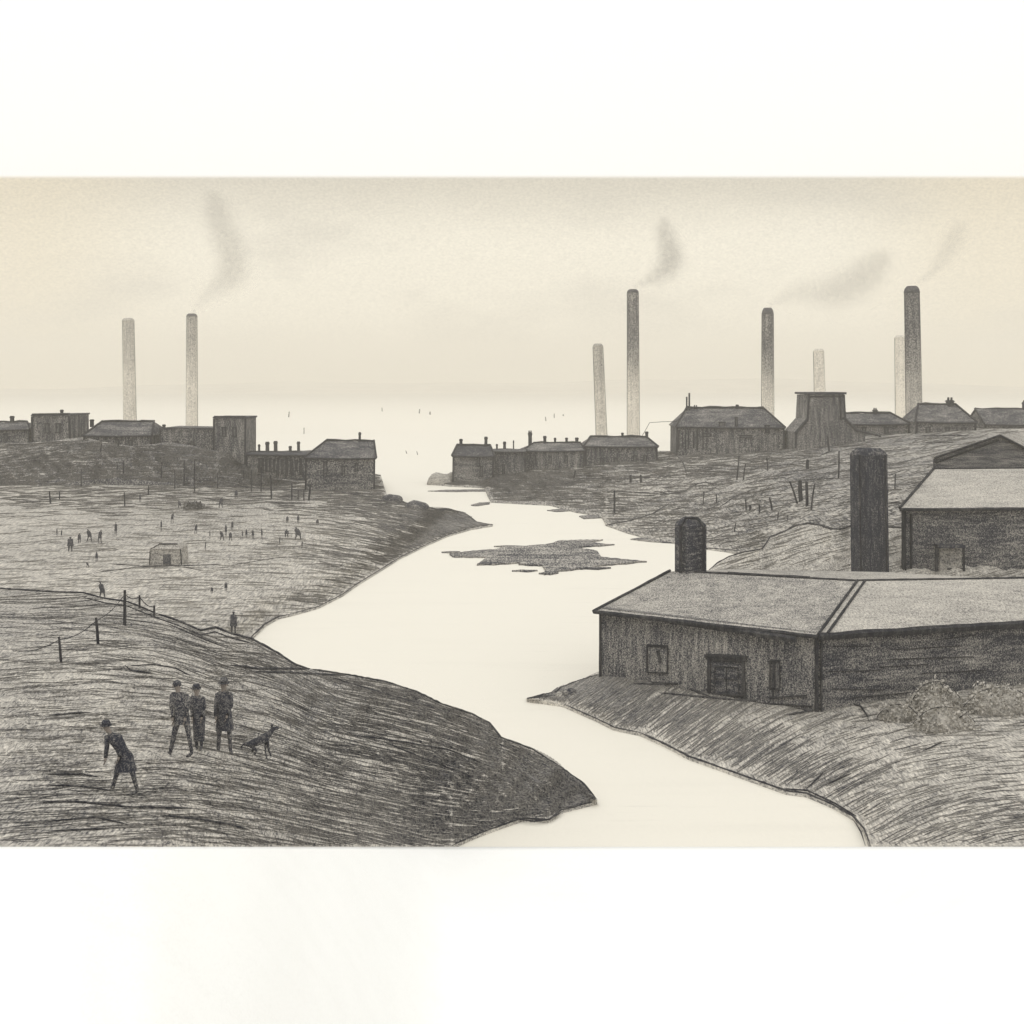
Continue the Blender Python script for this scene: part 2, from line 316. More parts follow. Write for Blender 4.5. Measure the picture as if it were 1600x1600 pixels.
for pts in ([(735, 789), (750, 785), (766, 784), (764, 787), (748, 790)], [(855, 797), (880, 794), (916, 793), (900, 797), (870, 799)],
            [(668, 767), (700, 765), (766, 764), (766, 767), (710, 768)], [(905, 806), (925, 804), (952, 804), (948, 808), (912, 810)], [(985, 842), (1005, 839), (1052, 848), (1010, 845)]):
    flat('mud_bank', ragged(pts, 4, .4), MUD, .1)

# dark undercut lips of turf along shores and crests
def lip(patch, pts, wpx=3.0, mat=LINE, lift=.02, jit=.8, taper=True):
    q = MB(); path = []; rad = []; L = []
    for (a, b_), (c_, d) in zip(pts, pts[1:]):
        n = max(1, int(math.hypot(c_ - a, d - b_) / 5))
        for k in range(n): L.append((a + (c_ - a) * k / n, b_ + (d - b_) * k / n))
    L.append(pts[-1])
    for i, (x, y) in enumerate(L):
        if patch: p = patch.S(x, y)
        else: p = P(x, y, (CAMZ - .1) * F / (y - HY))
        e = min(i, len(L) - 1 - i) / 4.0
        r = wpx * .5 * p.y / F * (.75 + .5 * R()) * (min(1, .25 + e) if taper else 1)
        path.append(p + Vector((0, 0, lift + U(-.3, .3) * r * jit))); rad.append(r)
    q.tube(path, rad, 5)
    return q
LQ = MB()
def addlip(*a, **k): qq = lip(*a, **k); LQ.add(qq.v, qq.f)
sub = lambda pts, a, b_: [p for p in pts if a <= p[0] <= b_]
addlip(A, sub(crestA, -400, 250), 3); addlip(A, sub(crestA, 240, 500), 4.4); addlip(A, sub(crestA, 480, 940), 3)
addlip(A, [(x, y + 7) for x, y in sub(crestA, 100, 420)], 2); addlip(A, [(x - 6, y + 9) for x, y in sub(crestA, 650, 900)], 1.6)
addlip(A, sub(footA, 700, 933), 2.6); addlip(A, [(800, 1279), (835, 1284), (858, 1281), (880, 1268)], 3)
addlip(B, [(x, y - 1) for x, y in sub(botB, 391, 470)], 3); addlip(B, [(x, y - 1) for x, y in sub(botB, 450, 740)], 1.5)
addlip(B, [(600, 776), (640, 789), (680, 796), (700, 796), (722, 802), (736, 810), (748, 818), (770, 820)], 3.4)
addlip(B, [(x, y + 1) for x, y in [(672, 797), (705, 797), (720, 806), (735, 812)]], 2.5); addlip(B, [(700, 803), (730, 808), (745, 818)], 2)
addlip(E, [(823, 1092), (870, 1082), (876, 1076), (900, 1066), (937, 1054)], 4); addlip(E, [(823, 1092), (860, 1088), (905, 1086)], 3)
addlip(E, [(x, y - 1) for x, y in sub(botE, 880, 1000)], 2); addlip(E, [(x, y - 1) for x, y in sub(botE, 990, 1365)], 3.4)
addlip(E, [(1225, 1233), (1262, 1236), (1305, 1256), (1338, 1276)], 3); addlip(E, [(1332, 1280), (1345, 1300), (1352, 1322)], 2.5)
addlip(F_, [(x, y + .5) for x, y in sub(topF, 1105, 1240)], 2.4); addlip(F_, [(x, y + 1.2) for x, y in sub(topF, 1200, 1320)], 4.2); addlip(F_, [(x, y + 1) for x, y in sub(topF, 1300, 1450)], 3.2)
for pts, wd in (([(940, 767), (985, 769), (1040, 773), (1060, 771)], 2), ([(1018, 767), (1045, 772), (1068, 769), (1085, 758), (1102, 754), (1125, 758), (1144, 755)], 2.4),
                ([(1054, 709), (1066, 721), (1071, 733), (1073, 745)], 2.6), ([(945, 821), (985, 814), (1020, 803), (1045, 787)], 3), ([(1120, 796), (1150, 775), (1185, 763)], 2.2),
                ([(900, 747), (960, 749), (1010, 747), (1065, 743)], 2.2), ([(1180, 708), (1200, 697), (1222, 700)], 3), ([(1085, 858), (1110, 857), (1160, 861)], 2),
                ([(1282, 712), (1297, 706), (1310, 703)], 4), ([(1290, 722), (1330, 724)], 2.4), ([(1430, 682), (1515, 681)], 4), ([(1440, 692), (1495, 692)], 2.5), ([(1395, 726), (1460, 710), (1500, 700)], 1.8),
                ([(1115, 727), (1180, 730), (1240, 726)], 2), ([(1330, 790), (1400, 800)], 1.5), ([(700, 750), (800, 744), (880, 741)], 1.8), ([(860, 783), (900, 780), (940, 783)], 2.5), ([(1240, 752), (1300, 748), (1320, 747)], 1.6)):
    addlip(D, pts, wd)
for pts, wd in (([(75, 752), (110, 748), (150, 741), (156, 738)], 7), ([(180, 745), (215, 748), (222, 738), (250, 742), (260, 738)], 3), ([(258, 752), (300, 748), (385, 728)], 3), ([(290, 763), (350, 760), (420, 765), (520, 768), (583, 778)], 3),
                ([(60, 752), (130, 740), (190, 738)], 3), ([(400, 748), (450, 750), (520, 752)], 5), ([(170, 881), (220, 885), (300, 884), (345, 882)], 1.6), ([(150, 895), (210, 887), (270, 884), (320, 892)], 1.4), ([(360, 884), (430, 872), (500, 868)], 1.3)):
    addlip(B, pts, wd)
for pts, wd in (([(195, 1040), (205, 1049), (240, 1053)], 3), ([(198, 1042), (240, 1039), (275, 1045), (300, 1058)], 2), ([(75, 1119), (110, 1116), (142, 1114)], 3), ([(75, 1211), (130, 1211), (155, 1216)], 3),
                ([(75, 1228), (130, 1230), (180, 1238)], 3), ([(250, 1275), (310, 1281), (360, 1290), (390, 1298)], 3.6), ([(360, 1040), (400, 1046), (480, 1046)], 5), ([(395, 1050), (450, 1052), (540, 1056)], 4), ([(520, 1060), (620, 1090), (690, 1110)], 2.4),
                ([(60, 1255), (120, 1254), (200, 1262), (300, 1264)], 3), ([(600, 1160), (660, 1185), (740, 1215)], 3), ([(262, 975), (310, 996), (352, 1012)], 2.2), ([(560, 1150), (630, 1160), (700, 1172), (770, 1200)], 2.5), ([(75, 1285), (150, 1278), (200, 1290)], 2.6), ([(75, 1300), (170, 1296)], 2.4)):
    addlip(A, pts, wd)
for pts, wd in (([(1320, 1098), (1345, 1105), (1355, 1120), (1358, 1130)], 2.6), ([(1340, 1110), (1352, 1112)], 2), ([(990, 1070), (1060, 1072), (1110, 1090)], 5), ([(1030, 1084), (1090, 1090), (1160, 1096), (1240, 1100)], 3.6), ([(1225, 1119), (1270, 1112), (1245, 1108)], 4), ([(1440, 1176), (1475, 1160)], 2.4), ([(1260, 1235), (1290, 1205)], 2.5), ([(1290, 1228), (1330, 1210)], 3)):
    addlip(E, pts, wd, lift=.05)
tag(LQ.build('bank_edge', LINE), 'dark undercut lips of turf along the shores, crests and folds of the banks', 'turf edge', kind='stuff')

# ------------------------------------------------------------------ grass: wisps lying along each slope
def wisps(patch, n, slope, lpx, wpx, mat, label, where=None, curl=.12, lift=.012):
    q = MB(); made = 0; tries = 0
    while made < n and tries < n * 6:
        tries += 1
        x = U(max(patch.x0, -30), min(patch.x1, 1630)); a, b_ = patch.yt(x), patch.yb(x)
        if b_ - a < 6: continue
        y = U(a + 2, b_ - 2)
        if where and not where(x, y): continue
        L = U(*lpx); k = max(3, int(L / 9)); pts = []; rad = []; s0 = slope(x, y) + U(-.07, .07); cv = U(-curl, curl); px, py = x, y; ww = U(*wpx)
        for i in range(k + 1):
            if px > patch.x1 - 2 or px < patch.x0: break
            if not (patch.yt(px) + .5 < py < patch.yb(px) - .5): break
            p = patch.S(px, py); r = ww * .5 * p.y / F * (math.sin(math.pi * (i + .7) / (k + 1.4)) * .8 + .2)
            pts.append(p + Vector((0, 0, lift * p.y / 30 + r * .3))); rad.append(r)
            sl = s0 + cv * (i / k - .5) * 2; h = math.hypot(1, sl); px += L / k / h; py += sl * L / k / h
        if len(pts) < 3: continue
        q.tube(pts, rad, 3, caps=False); made += 1
    return tag(q.build('grass', mat), label, 'grass', kind='stuff')
def slA(x, y):
    a, b_ = A.yt(x), A.yb(x); k = sm((y - a) / (b_ - a)); d = 14
    st = (A.yt(x + d) - A.yt(x - d)) / (2 * d); sb = -.35 * sm((x - 650) / 120) if x > 600 else interp(x, [(0, .0), (300, .10), (600, .25)])
    base = st * (1 - k) + sb * k
    return base * .8 + (-.08 if x < 250 else .06)
wisps(A, 2300, slA, (30, 120), (.7, 1.5), BLADE, 'coarse wind-laid grass combed across the near hill', curl=.2)
wisps(A, 1050, slA, (40, 150), (.9, 2.1), BLADE, 'darker matted grass on the right shoulder of the near hill', where=lambda x, y: R() < sm((x - 330) / 350) * .9 + .25 * (y > 1235) + .35 * (y < A.yt(x) + 45), curl=.15)
def slB(x, y): return interp(x, [(0, -.03), (300, -.02), (450, .05), (560, .22), (700, .28)]) * sm((y - 780) / 60 + .3)
wisps(B, 1600, slB, (14, 60), (.7, 1.3), BLADE2, 'thin pale grass over the broad left field')
wisps(B, 2300, slB, (14, 50), (1.0, 2.0), BLADE, 'darker rough grass below the left houses', where=lambda x, y: R() < sm((815 - y) / 55) * .9 + sm((x - 420) / 200) * .5)
wisps(G, 1100, lambda x, y: interp(x, [(0, -.10), (120, -.05), (300, .10), (500, .16)]), (14, 60), (.9, 2.2), BLADE, 'dark scrubby grass on the embankment under the left works', curl=.2)
wisps(G, 260, lambda x, y: -1.6, (8, 20), (.7, 1.6), BLADE, 'cross-laid grass on the embankment under the left works')
wisps(D, 2600, lambda x, y: interp(x, [(700, -.02), (950, .0), (1100, -.12), (1500, -.14)]), (12, 46), (.8, 1.5), BLADE, 'dark rough grass on the far right slopes')
wisps(D, 900, lambda x, y: .02, (10, 34), (1.0, 2.0), BLADE, 'dark grass crowding the feet of the middle houses', where=lambda x, y: y < D.yt(x) + 40 and x < 1260)
wisps(D, 700, lambda x, y: -.45, (10, 26), (.8, 1.6), BLADE, 'cross-laid grass on the far right slopes', where=lambda x, y: x > 1000)
wisps(E, 2000, lambda x, y: -.62 * sm((1480 - x + (y - 1100) * .9) / 500) - .08, (14, 50), (.9, 1.7), BLADE2, 'tufted grass leaning up the near right bank')
wisps(E, 900, lambda x, y: -.7 * sm((1500 - x + (y - 1100)) / 500) - .05, (16, 60), (1.1, 2.2), BLADE, 'dark grass blades near the water of the right bank', where=lambda x, y: R() < sm((y - E.yb(x) + 90) / 80) + .2 + .4 * (y > 1250))
wisps(F_, 500, lambda x, y: -.28, (14, 44), (.8, 1.5), BLADE2, 'grass on the mound behind the long shed')

# ------------------------------------------------------------------ buildings
def zz(y, Y): return CAMZ - (y - HY) / F * Y
def house(name, label, cat, xl, xr, Y, yb, ye, yr, depth, hip=(0, 0), rot=0, wm=WALL_F, rm=ROOF_F, chims=(), wins=(), doors=(), group=None, ov=.25, lw=2.0, flatroof=False, boards=0, bargew=None):
    px = Y / F; W = (xr - xl) * px; zb = zz(yb, Y); He = zz(ye, Y) - zb; Hr = zz(yr, Y + depth / 2) - zb
    root = empty(name, ((xl + xr) / 2 * px - 800 * px, Y, zb), math.radians(rot)); tag(root, label, cat, group); root.rotation_euler.y = math.radians(U(-.9, .9)); root.rotation_euler.z += math.radians(U(-2, 2))
    h = W / 2; d = depth; base = -3.5; t_ = lw * px
    q = MB()
    if flatroof:
        q.box((0, d / 2, (He + base) / 2), (W, d, He - base)); q.build('wall', wm, root)
        rf = MB(); rf.box((0, d / 2, He + .12), (W + .3, d + .3, .24)); roof = rf.build('roof', rm, root)
        e = MB(); e.tube([(-h, -.05, He + .25), (h, -.05, He + .25)], t_ * .6, 4); e.build('coping', TIMBER, root)
        Hr = He
    else:
        if hip[0] == 0 and hip[1] == 0:
            for_l = [(-h, 0, base), (-h, d, base), (-h, d, He), (-h, d / 2, Hr - .12), (-h, 0, He)]
            q.prism([(x * -1 if 0 else x, y, z) for x, y, z in for_l], [(h, y, z) for x, y, z in for_l])
        else: q.box((0, d / 2, (He + base) / 2), (W, d, He - base))
        q.build('wall', wm, root)
        rf = MB(); rl, rr = -h + hip[0] - (ov if hip[0] == 0 else 0), h - hip[1] + (ov if hip[1] == 0 else 0)
        a = [(-h - ov, -ov, He - .06), (h + ov, -ov, He - .06), (h + ov, d + ov, He - .06), (-h - ov, d + ov, He - .06)]
        if hip[0] == 0 and hip[1] == 0:
            for s_ in (0, 1):
                y0 = -ov if s_ == 0 else d + ov
                lo = [(-h - ov, y0, He - .06), (h + ov, y0, He - .06), (h + ov, d / 2, Hr), (-h - ov, d / 2, Hr)]
                rf.prism(lo, [(x, y, z + .16) for x, y, z in lo])
        else:
            vs = a + [(x, y, z + .12) for x, y, z in a] + [(rl, d / 2, Hr), (rr, d / 2, Hr)]
            rf.add(vs, [(3, 2, 1, 0), (0, 1, 5, 4), (1, 2, 6, 5), (2, 3, 7, 6), (3, 0, 4, 7), (4, 5, 9, 8), (6, 7, 8, 9), (5, 6, 9), (7, 4, 8)])
        roof = rf.build('roof', rm, root)
        e = MB(); n = max(3, int((rr - rl) / 1.2)); e.tube([(rl + (rr - rl) * i / n, d / 2, Hr + .1 + U(-.3, .3) * t_) for i in range(n + 1)], [t_ * U(.45, .8) for _ in range(n + 1)], 5)
        e.build('ridge_tiles', TIMBER, root)
        e = MB(); e.tube([(-h - ov, -ov - .05, He), (0, -ov - .05, He - .3 * t_), (h + ov, -ov - .05, He)], t_ * .5, 5); e.build('gutter', TIMBER, root)
        for sx, rx in ((-1, rl), (1, rr)): e = MB(); e.tube([(sx * (h + ov), -ov, He + .12), (rx, d / 2, Hr + .15)], (bargew or t_) * .5, 5); e.build('barge_board', TIMBER, root)
    for sx in (-1, 1): e = MB(); e.box((sx * h, -.03, (He + base) / 2), (t_ * .9, t_ * .6, He - base - .1)); e.build('corner_board', TIMBER, root)
    for i in range(boards): u = -h + .3 + i * W * .25 / boards * (1 + .3 * R()); e = MB(); e.box((u, -.02, He * .45), (t_ * U(.5, .9), .1, He * U(.7, .9))); e.build('board', TIMBER, root)
    for xc, yt, wpx in chims:
        u = (xc - (xl + xr) / 2) * px * (Y + d / 2) / Y - ((xl + xr) / 2 - 800) * px * 0 + ((xl + xr) / 2 - 800) * px * ((Y + d / 2) / Y - 1)
        zt = zz(yt, Y + d / 2) - zb; cw = wpx * px; hh = max(zt - Hr, .3) + .8
        c_ = MB(); c_.box((u, d / 2, zt - hh / 2), (cw, cw * 1.1, hh), taper=.94); c_.box((u, d / 2, zt - .12 * hh), (cw * 1.15, cw * 1.25, .12 * hh))
        if wpx > 5:
            for s_ in (-1, 1): c_.tube([(u + s_ * cw * .25, d / 2, zt - .05), (u + s_ * cw * .25, d / 2, zt + cw * .45)], [cw * .2, cw * .15], 6)
        c_.build('chimney', TIMBER, roof)
    for kind, items in (('window', wins), ('door', doors)):
        for xc, yt, ybt, wpx in items:
            u = (xc - (xl + xr) / 2) * px; z1, z0 = zz(yt, Y) - zb, zz(ybt, Y) - zb; ww = wpx * px; ft = t_ * .5
            f_ = MB(); f_.box((u, -.06, z1), (ww + ft * 2, .16, ft)); f_.box((u, -.07, z0), (ww + ft * 2, .18, ft * .8))
            for s_ in (-1, 1): f_.box((u + s_ * ww / 2, -.05, (z0 + z1) / 2), (ft, .12, z1 - z0 - ft))
            fr = f_.build(kind, TIMBER, root)
            p_ = MB(); p_.box((u, -.005, (z0 + z1) / 2), (ww - ft, .05, z1 - z0 - ft)); p_.build('pane' if kind == 'window' else 'door_leaf', PANE, fr)
    return root

# left bank works
house('works_block', 'dark square block cut by the left edge of the view', 'factory', 52, 110, 188, 752, 650, 640, 9, flatroof=True, wm=WALL_F, rm=ROOF_D, lw=3.5, chims=((99, 640, 4),), wins=((92, 662, 676, 6), (75, 662, 676, 6)))
house('works_shed', 'lower pitched works building at the left margin, beyond the dark square block', 'factory', -70, 46, 189, 752, 672, 660, 9, hip=(2, 2), wm=WALL_FH, rm=ROOF_F, lw=2.6, chims=((20, 650, 5),), wins=((10, 678, 688, 5),))
house('works_shed', 'works building with swaybacked hipped roof below the leftmost tall chimney', 'factory', 132, 236, 187, 752, 681, 659, 10, hip=(1.0, 1.0), wm=WALL_F, rm=ROOF_F, lw=3.4, chims=((143, 655, 5), (223, 656, 5)), wins=((158, 692, 704, 4), (184, 687, 698, 4), (205, 688, 702, 5)))
house('works_shed', 'low flat works building with a stub flue, beneath the second tall chimney', 'factory', 249, 335, 187, 752, 672, 668, 10, flatroof=True, wm=WALL_F, rm=ROOF_F, lw=2.4, chims=((253, 664, 4),), wins=((275, 690, 702, 5), (300, 690, 702, 5)))
house('works_tower', 'square dark tower block at the right end of the left works', 'tower', 334, 383, 184, 752, 654, 650, 8, flatroof=True, wm=WALL_F, rm=ROOF_D, lw=3.0, wins=((350, 668, 682, 5), (366, 668, 682, 5)))
house('boarded_shed', 'low shed with dark upright boards between the square tower and the riverside house', 'shed', 385, 492, 182, 765, 711, 708, 7, wm=WALL_F, rm=ROOF_D, lw=3.0,
      wins=tuple((x, 717 + U(-1, 2), 738 + U(-4, 6), 2.2) for x in (405, 410, 416, 422, 428, 434, 441, 448, 455, 463, 470)))
house('terraced_house', 'faint terrace whose chimney stacks rise behind the boarded shed', 'house', 388, 478, 215, 745, 711, 706, 7, lw=1.5, chims=((391, 690, 3), (404, 694, 3), (417, 690, 5), (430, 689, 5), (453, 697, 4), (466, 690, 4)))
house('riverside_house', 'broad house with swept roof and one end chimney beside the black boulders', 'house', 478, 584, 166, 774, 716, 689, 10, rot=9, wm=WALL_FH, rm=ROOF_F, lw=3.0, chims=((568, 675, 4),),
      wins=((508, 722, 740, 5), (536, 728, 740, 4), (556, 724, 736, 4)), hip=(2.6, 0.01))
# right bank, middle
house('cottage', 'small cottage with jet black roof and two end chimneys, leftmost on the right bank', 'house', 708, 770, 196, 745, 713, 696, 6, hip=(.5, .5), wm=WALL_FH, rm=ROOF_D, lw=3, chims=((720, 686, 5), (759, 682, 5)), wins=((747, 712, 728, 4),), doors=((752, 728, 744, 4),))
house('lean_to_row', 'low outbuilding row joining the black roofed cottage to the terrace', 'outbuilding', 768, 820, 199, 748, 706, 703, 6, lw=2.4, chims=((775, 694, 3), (787, 690, 4.5), (801, 688, 2)), wins=((787, 726, 740, 3),))
house('terraced_house', 'grey brick terrace with a line of five stacks in the middle of the right bank', 'house', 817, 912, 202, 750, 705, 692, 8, hip=(2, .3), wm=WALL_F, rm=ROOF_F, lw=2, chims=((829, 675, 6), (852, 681, 5), (868, 684, 3.5), (886, 684, 4), (902, 684, 5)), wins=((835, 712, 724, 4), (860, 712, 724, 4), (885, 712, 724, 4)))
house('terraced_house', 'long house with flat dark ridge below the two middle tall chimneys', 'house', 914, 1026, 203, 750, 698, 683, 8, hip=(1.2, 1.2), wm=WALL_F, rm=ROOF_F, lw=3.2, chims=((973, 676, 3.5), (1011, 674, 4.5)), wins=((940, 716, 730, 4), (962, 716, 730, 4), (992, 712, 724, 4), (1008, 712, 724, 4)), doors=((914, 702, 730, 3),))
house('mill', 'big blackened mill with bowed hipped roof and striped boards at its left end', 'factory', 1058, 1224, 206, 704, 668, 638, 11, hip=(2.2, 2.4), wm=WALL_F, rm=ROOF_F, lw=3, boards=9,
      chims=((1085, 636, 6), (1150, 632, 4)), wins=((1104, 678, 682, 12), (1165, 680, 684, 18), (1150, 652, 668, 3), (1128, 660, 670, 9), (1198, 664, 676, 6)))
house('house', 'sooty house with little roof cowl left of the thick dark chimney', 'house', 1318, 1420, 214, 684, 663, 646, 8, hip=(.5, 1.9), lw=3, wm=WALL_FH, chims=((1368, 640, 6),), wins=((1350, 668, 678, 5), (1385, 668, 678, 5)))
house('house', 'steep roofed house with twin pots on its ridge at the far right', 'house', 1432, 1523, 210, 700, 660, 632, 9, hip=(1.6, 1.9), lw=3.4, wm=WALL_FH, chims=((1482, 625, 10),), wins=((1450, 668, 682, 5), (1480, 668, 682, 5), (1505, 668, 682, 5)))
house('house', 'plain roofed house at the right margin beyond the twin pot house', 'house', 1540, 1660, 214, 690, 664, 640, 9, lw=3, wm=WALL_FH, chims=((1600, 628, 6),), wins=((1570, 670, 682, 5), (1610, 670, 682, 5)))
# tower block with sloping shoulders
Yt = 200; root = empty('engine_house', P(1297, 704, Yt)); tag(root, 'square sided engine house with sloping shoulders below the short pale chimney', 'factory')
prof = [(1243, 720), (1352, 720), (1352, 681), (1321, 654), (1319, 616), (1263, 617), (1261, 655), (1243, 675)]
o0 = root.location
fr_ = [P(x, y, Yt) - o0 for x, y in prof]; bk = [p + Vector((0, 8, 0)) for p in fr_]
q = MB(); q.prism(fr_, bk); q.build('wall', WALL_F, root)
q = MB(); q.box(P(1291, 614.5, Yt) - o0 + Vector((0, 4, 0)), (62 * Yt / F, 8.6, .35)); q.build('roof', ROOF_D, root)
for a, b_, wd in (((1243, 677), (1262, 655), 5), ((1318, 652), (1340, 674), 5), ((1338, 672), (1376, 682), 3)):
    q = MB(); q.tube([P(*a, Yt - .1) - o0, P(*b_, Yt - .1) - o0], wd * .5 * Yt / F, 5); q.build('barge_board', TIMBER, root)
for a, b_, wd in (((1244, 676), (1243, 700), 4), ((1262, 655), (1264, 617), 3.4), ((1314, 656), (1313, 619), 3), ((1321, 654), (1319, 617), 2.4), ((1266, 620), (1317, 619), 2)):
    q = MB(); q.tube([P(*a, Yt - .1) - o0, P(*b_, Yt - .1) - o0], wd * .5 * Yt / F, 4); q.build('corner_board', TIMBER, root)
for a in ((P(1283, 632, Yt - .05) - o0, (1.5, .1, .3)), (P(1303, 667, Yt - .05) - o0, (.5, .1, 1.2))): f_ = MB(); f_.box(*a); f_.build('window', PANE, root)

# roof vent pipes on the mill and the wire strung to them
Yv = 211
for x, yt, wd, lab in ((1073, 620, 2.6, 'shorter thin black flue at the left shoulder of the mill'), (1077, 614, 2.8, 'taller thin black flue at the left shoulder of the mill')):
    q = MB(); q.tube([P(x, 645, Yv), P(x, yt, Yv)], wd * .5 * Yv / F, 6); tag(q.build('flue_pipe', TIMBER), lab, 'flue')
q = MB(); q.tube([P(1000, 686, 207), P(1007, 675, 207), P(1015, 660.5, 207), P(1035, 659, 208), P(1057, 658.5, 209), P(1066, 649, 210), P(1073, 637, 210.5)], .045, 4)
tag(q.build('cable', TIMBER), 'thin bent wire strung from the long house to the mill flues', 'cable')

# tall factory chimneys
def stack(label, xt0, xt1, ytop, ybase, Y, d0, d1, zf=.45, dx=0, dome=.5, group='tall factory chimneys'):
    zt = zz(ytop, Y); r = (xt1 - xt0) / 2 * Y / F; cx = ((xt0 + xt1) / 2 - 800) / F * Y; bx = cx + dx * Y / F
    root = empty('factory_chimney', (bx, Y, -.5)); tag(root, label, 'chimney', group)
    H = zt + .5; mt = pencil('stack_brick', .5, grain=4.5 * 230 / Y, samt=.32, sscale=1.1, smap=(2, 1, .08), pamt=.12, gamt=.55, soot_smog=(H * zf * .6, H * (zf + .3), d0, d1))
    sh = (cx - bx)
    prof_ = [(0, 1.12), (.04, 1.10), (.5, 1.06), (.93, 1.0)]
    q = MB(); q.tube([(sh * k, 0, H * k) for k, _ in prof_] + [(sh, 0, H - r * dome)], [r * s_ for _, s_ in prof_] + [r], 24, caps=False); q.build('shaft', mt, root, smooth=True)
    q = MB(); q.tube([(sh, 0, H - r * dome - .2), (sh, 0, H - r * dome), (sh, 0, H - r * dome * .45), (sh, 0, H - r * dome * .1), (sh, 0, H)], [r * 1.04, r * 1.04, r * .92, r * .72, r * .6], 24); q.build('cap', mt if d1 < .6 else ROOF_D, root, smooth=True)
    rm_ = MB(); n = 20                                   # iron climbing rails and bands that edge the shaft
    for k in range(n): th = 2 * math.pi * k / n; a = (sh + r * .97 * math.cos(th), r * .97 * math.sin(th), H - r * dome); th2 = 2 * math.pi * (k + 1) / n; rm_.tube([a, (sh + r * .97 * math.cos(th2), r * .97 * math.sin(th2), H - r * dome)], .5 * Y / F * 1.2, 4, caps=False)
    rm_.build('rim_band', TIMBER, root)
    for s_ in (-1, 1): e = MB(); e.tube([(s_ * r * 1.10, 0, .5), (sh + s_ * r * .99, 0, H - r * dome - .2)], .7 * Y / F, 4); e.build('conductor_rod', TIMBER, root)
    return root
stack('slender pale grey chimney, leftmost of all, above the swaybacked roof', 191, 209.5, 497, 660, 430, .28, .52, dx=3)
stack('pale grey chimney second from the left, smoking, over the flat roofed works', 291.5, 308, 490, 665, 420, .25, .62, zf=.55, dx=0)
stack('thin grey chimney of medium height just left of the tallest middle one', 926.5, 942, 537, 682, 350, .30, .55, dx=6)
stack('tallest middle chimney, sooty black top half and foot painted pale like smog', 980, 997.5, 452, 690, 320, .18, .90, zf=.42, dx=1)
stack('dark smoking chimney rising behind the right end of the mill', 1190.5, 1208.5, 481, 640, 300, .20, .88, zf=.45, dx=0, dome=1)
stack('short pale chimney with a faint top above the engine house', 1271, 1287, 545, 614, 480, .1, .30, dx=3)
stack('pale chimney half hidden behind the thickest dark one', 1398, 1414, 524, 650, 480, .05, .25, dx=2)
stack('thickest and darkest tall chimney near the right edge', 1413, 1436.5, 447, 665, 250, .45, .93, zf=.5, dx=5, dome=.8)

# long shed on the near right bank, its corner towards the viewer
sh = empty('long_shed', P(1275, 1105, 57.4)); tag(sh, 'long planked shed with pale slate roof and bent front beside the river', 'shed'); o0 = sh.location
def lp(x, y, Y): return P(x, y, Y) - o0
cE, cB = P(1275, 988, 57.4) - o0, P(1275, 1112, 57.4) - o0
lE, lB = lp(937, 949, 64), lp(937, 1066, 64)
rE, rB = lp(1525, 973, 60.2), lp(1525, 1092, 60.2)
k = (1700 - 1275) / (1525 - 1275); rE = cE + (rE - cE) * k; rB = cB + (rB - cB) * k
rgL, rgM = lp(1055, 893, 70.6), lp(1340, 908, 66.6); rgR = lp(1525, 905, 67.2); rgR = rgM + (rgR - rgM) * (k * 1.02)
def back_of(fr, rg): return Vector((2 * rg.x - fr.x, 2 * rg.y - fr.y, fr.z))
bL, bM, bR = back_of(lE, rgL), back_of(cE, rgM), back_of(rE, rgR)
dn = Vector((0, 0, -.5))
def slab(q, pts, t_): q.prism([p - Vector((0, 0, t_)) for p in pts], pts)
q = MB(); q.prism([lB + dn, cB + dn, Vector((bM.x, bM.y, cB.z)) + dn, Vector((bL.x, bL.y, lB.z)) + dn], [lE + Vector((0, 0, -.02)), cE + Vector((0, 0, -.02)), bM, bL]); 
q.add([lE, bL, rgL - Vector((0, 0, .1))], [(0, 1, 2)]); wl = q.build('wall', WALL_N, sh)
q = MB(); e_ = Vector((.01, .01, 0)); q.prism([cB + dn + e_, rB + dn, Vector((bR.x, bR.y, rB.z)) + dn, Vector((bM.x, bM.y, cB.z)) + dn + e_], [cE + Vector((.01, .01, -.03)), rE, bR, bM + e_]); q.build('wall', WALL_H, sh)['label'] = 'darker right hand wall with level courses'
ovh = (Vector((-.35, -.5, -.12)))
q = MB(); slab(q, [lE + ovh, cE + Vector((0, -.35, -.06)), rgM, rgL + Vector((-.3, 0, 0))], .12); slab(q, [rgL + Vector((-.3, 0, 0)), rgM, bM, bL + Vector((-.3, 0, 0))], .12); roofL = q.build('roof', ROOF_N, sh)
q = MB(); slab(q, [cE + Vector((.02, -.36, -.05)), rE + Vector((0, -.35, -.06)), rgR, rgM + Vector((.02, 0, .01))], .12); slab(q, [rgM + Vector((.02, 0, .01)), rgR, bR, bM + Vector((.02, 0, 0))], .12); q.build('roof', ROOF_P, sh)
def line(name, segs, mat=TIMBER, parent=sh, n=5):
    for a, b_, wd in segs:
        q = MB(); k_ = max(2, int((b_ - a).length / .8)); q.tube([a + (b_ - a) * i / k_ + Vector((0, 0, U(-1, 1) * wd * .08)) for i in range(k_ + 1)], [wd * U(.85, 1.15) for _ in range(k_ + 1)], n)
        q.build(name, mat, parent)
Z = lambda z_: Vector((0, 0, z_)); FW = Vector((0, -.42, 0))
line('gutter', [(lE + Vector((-.35, -.5, -.14)), cE + FW + Z(-.14), .11), (lE + Vector((1.2, -.3, -.26)), cE + Vector((-1, -.3, -.28)), .15), (cE + FW + Z(-.10), rE + FW + Z(-.10), .17), (cE + FW + Z(-.22), rE + FW + Z(-.20), .09)])
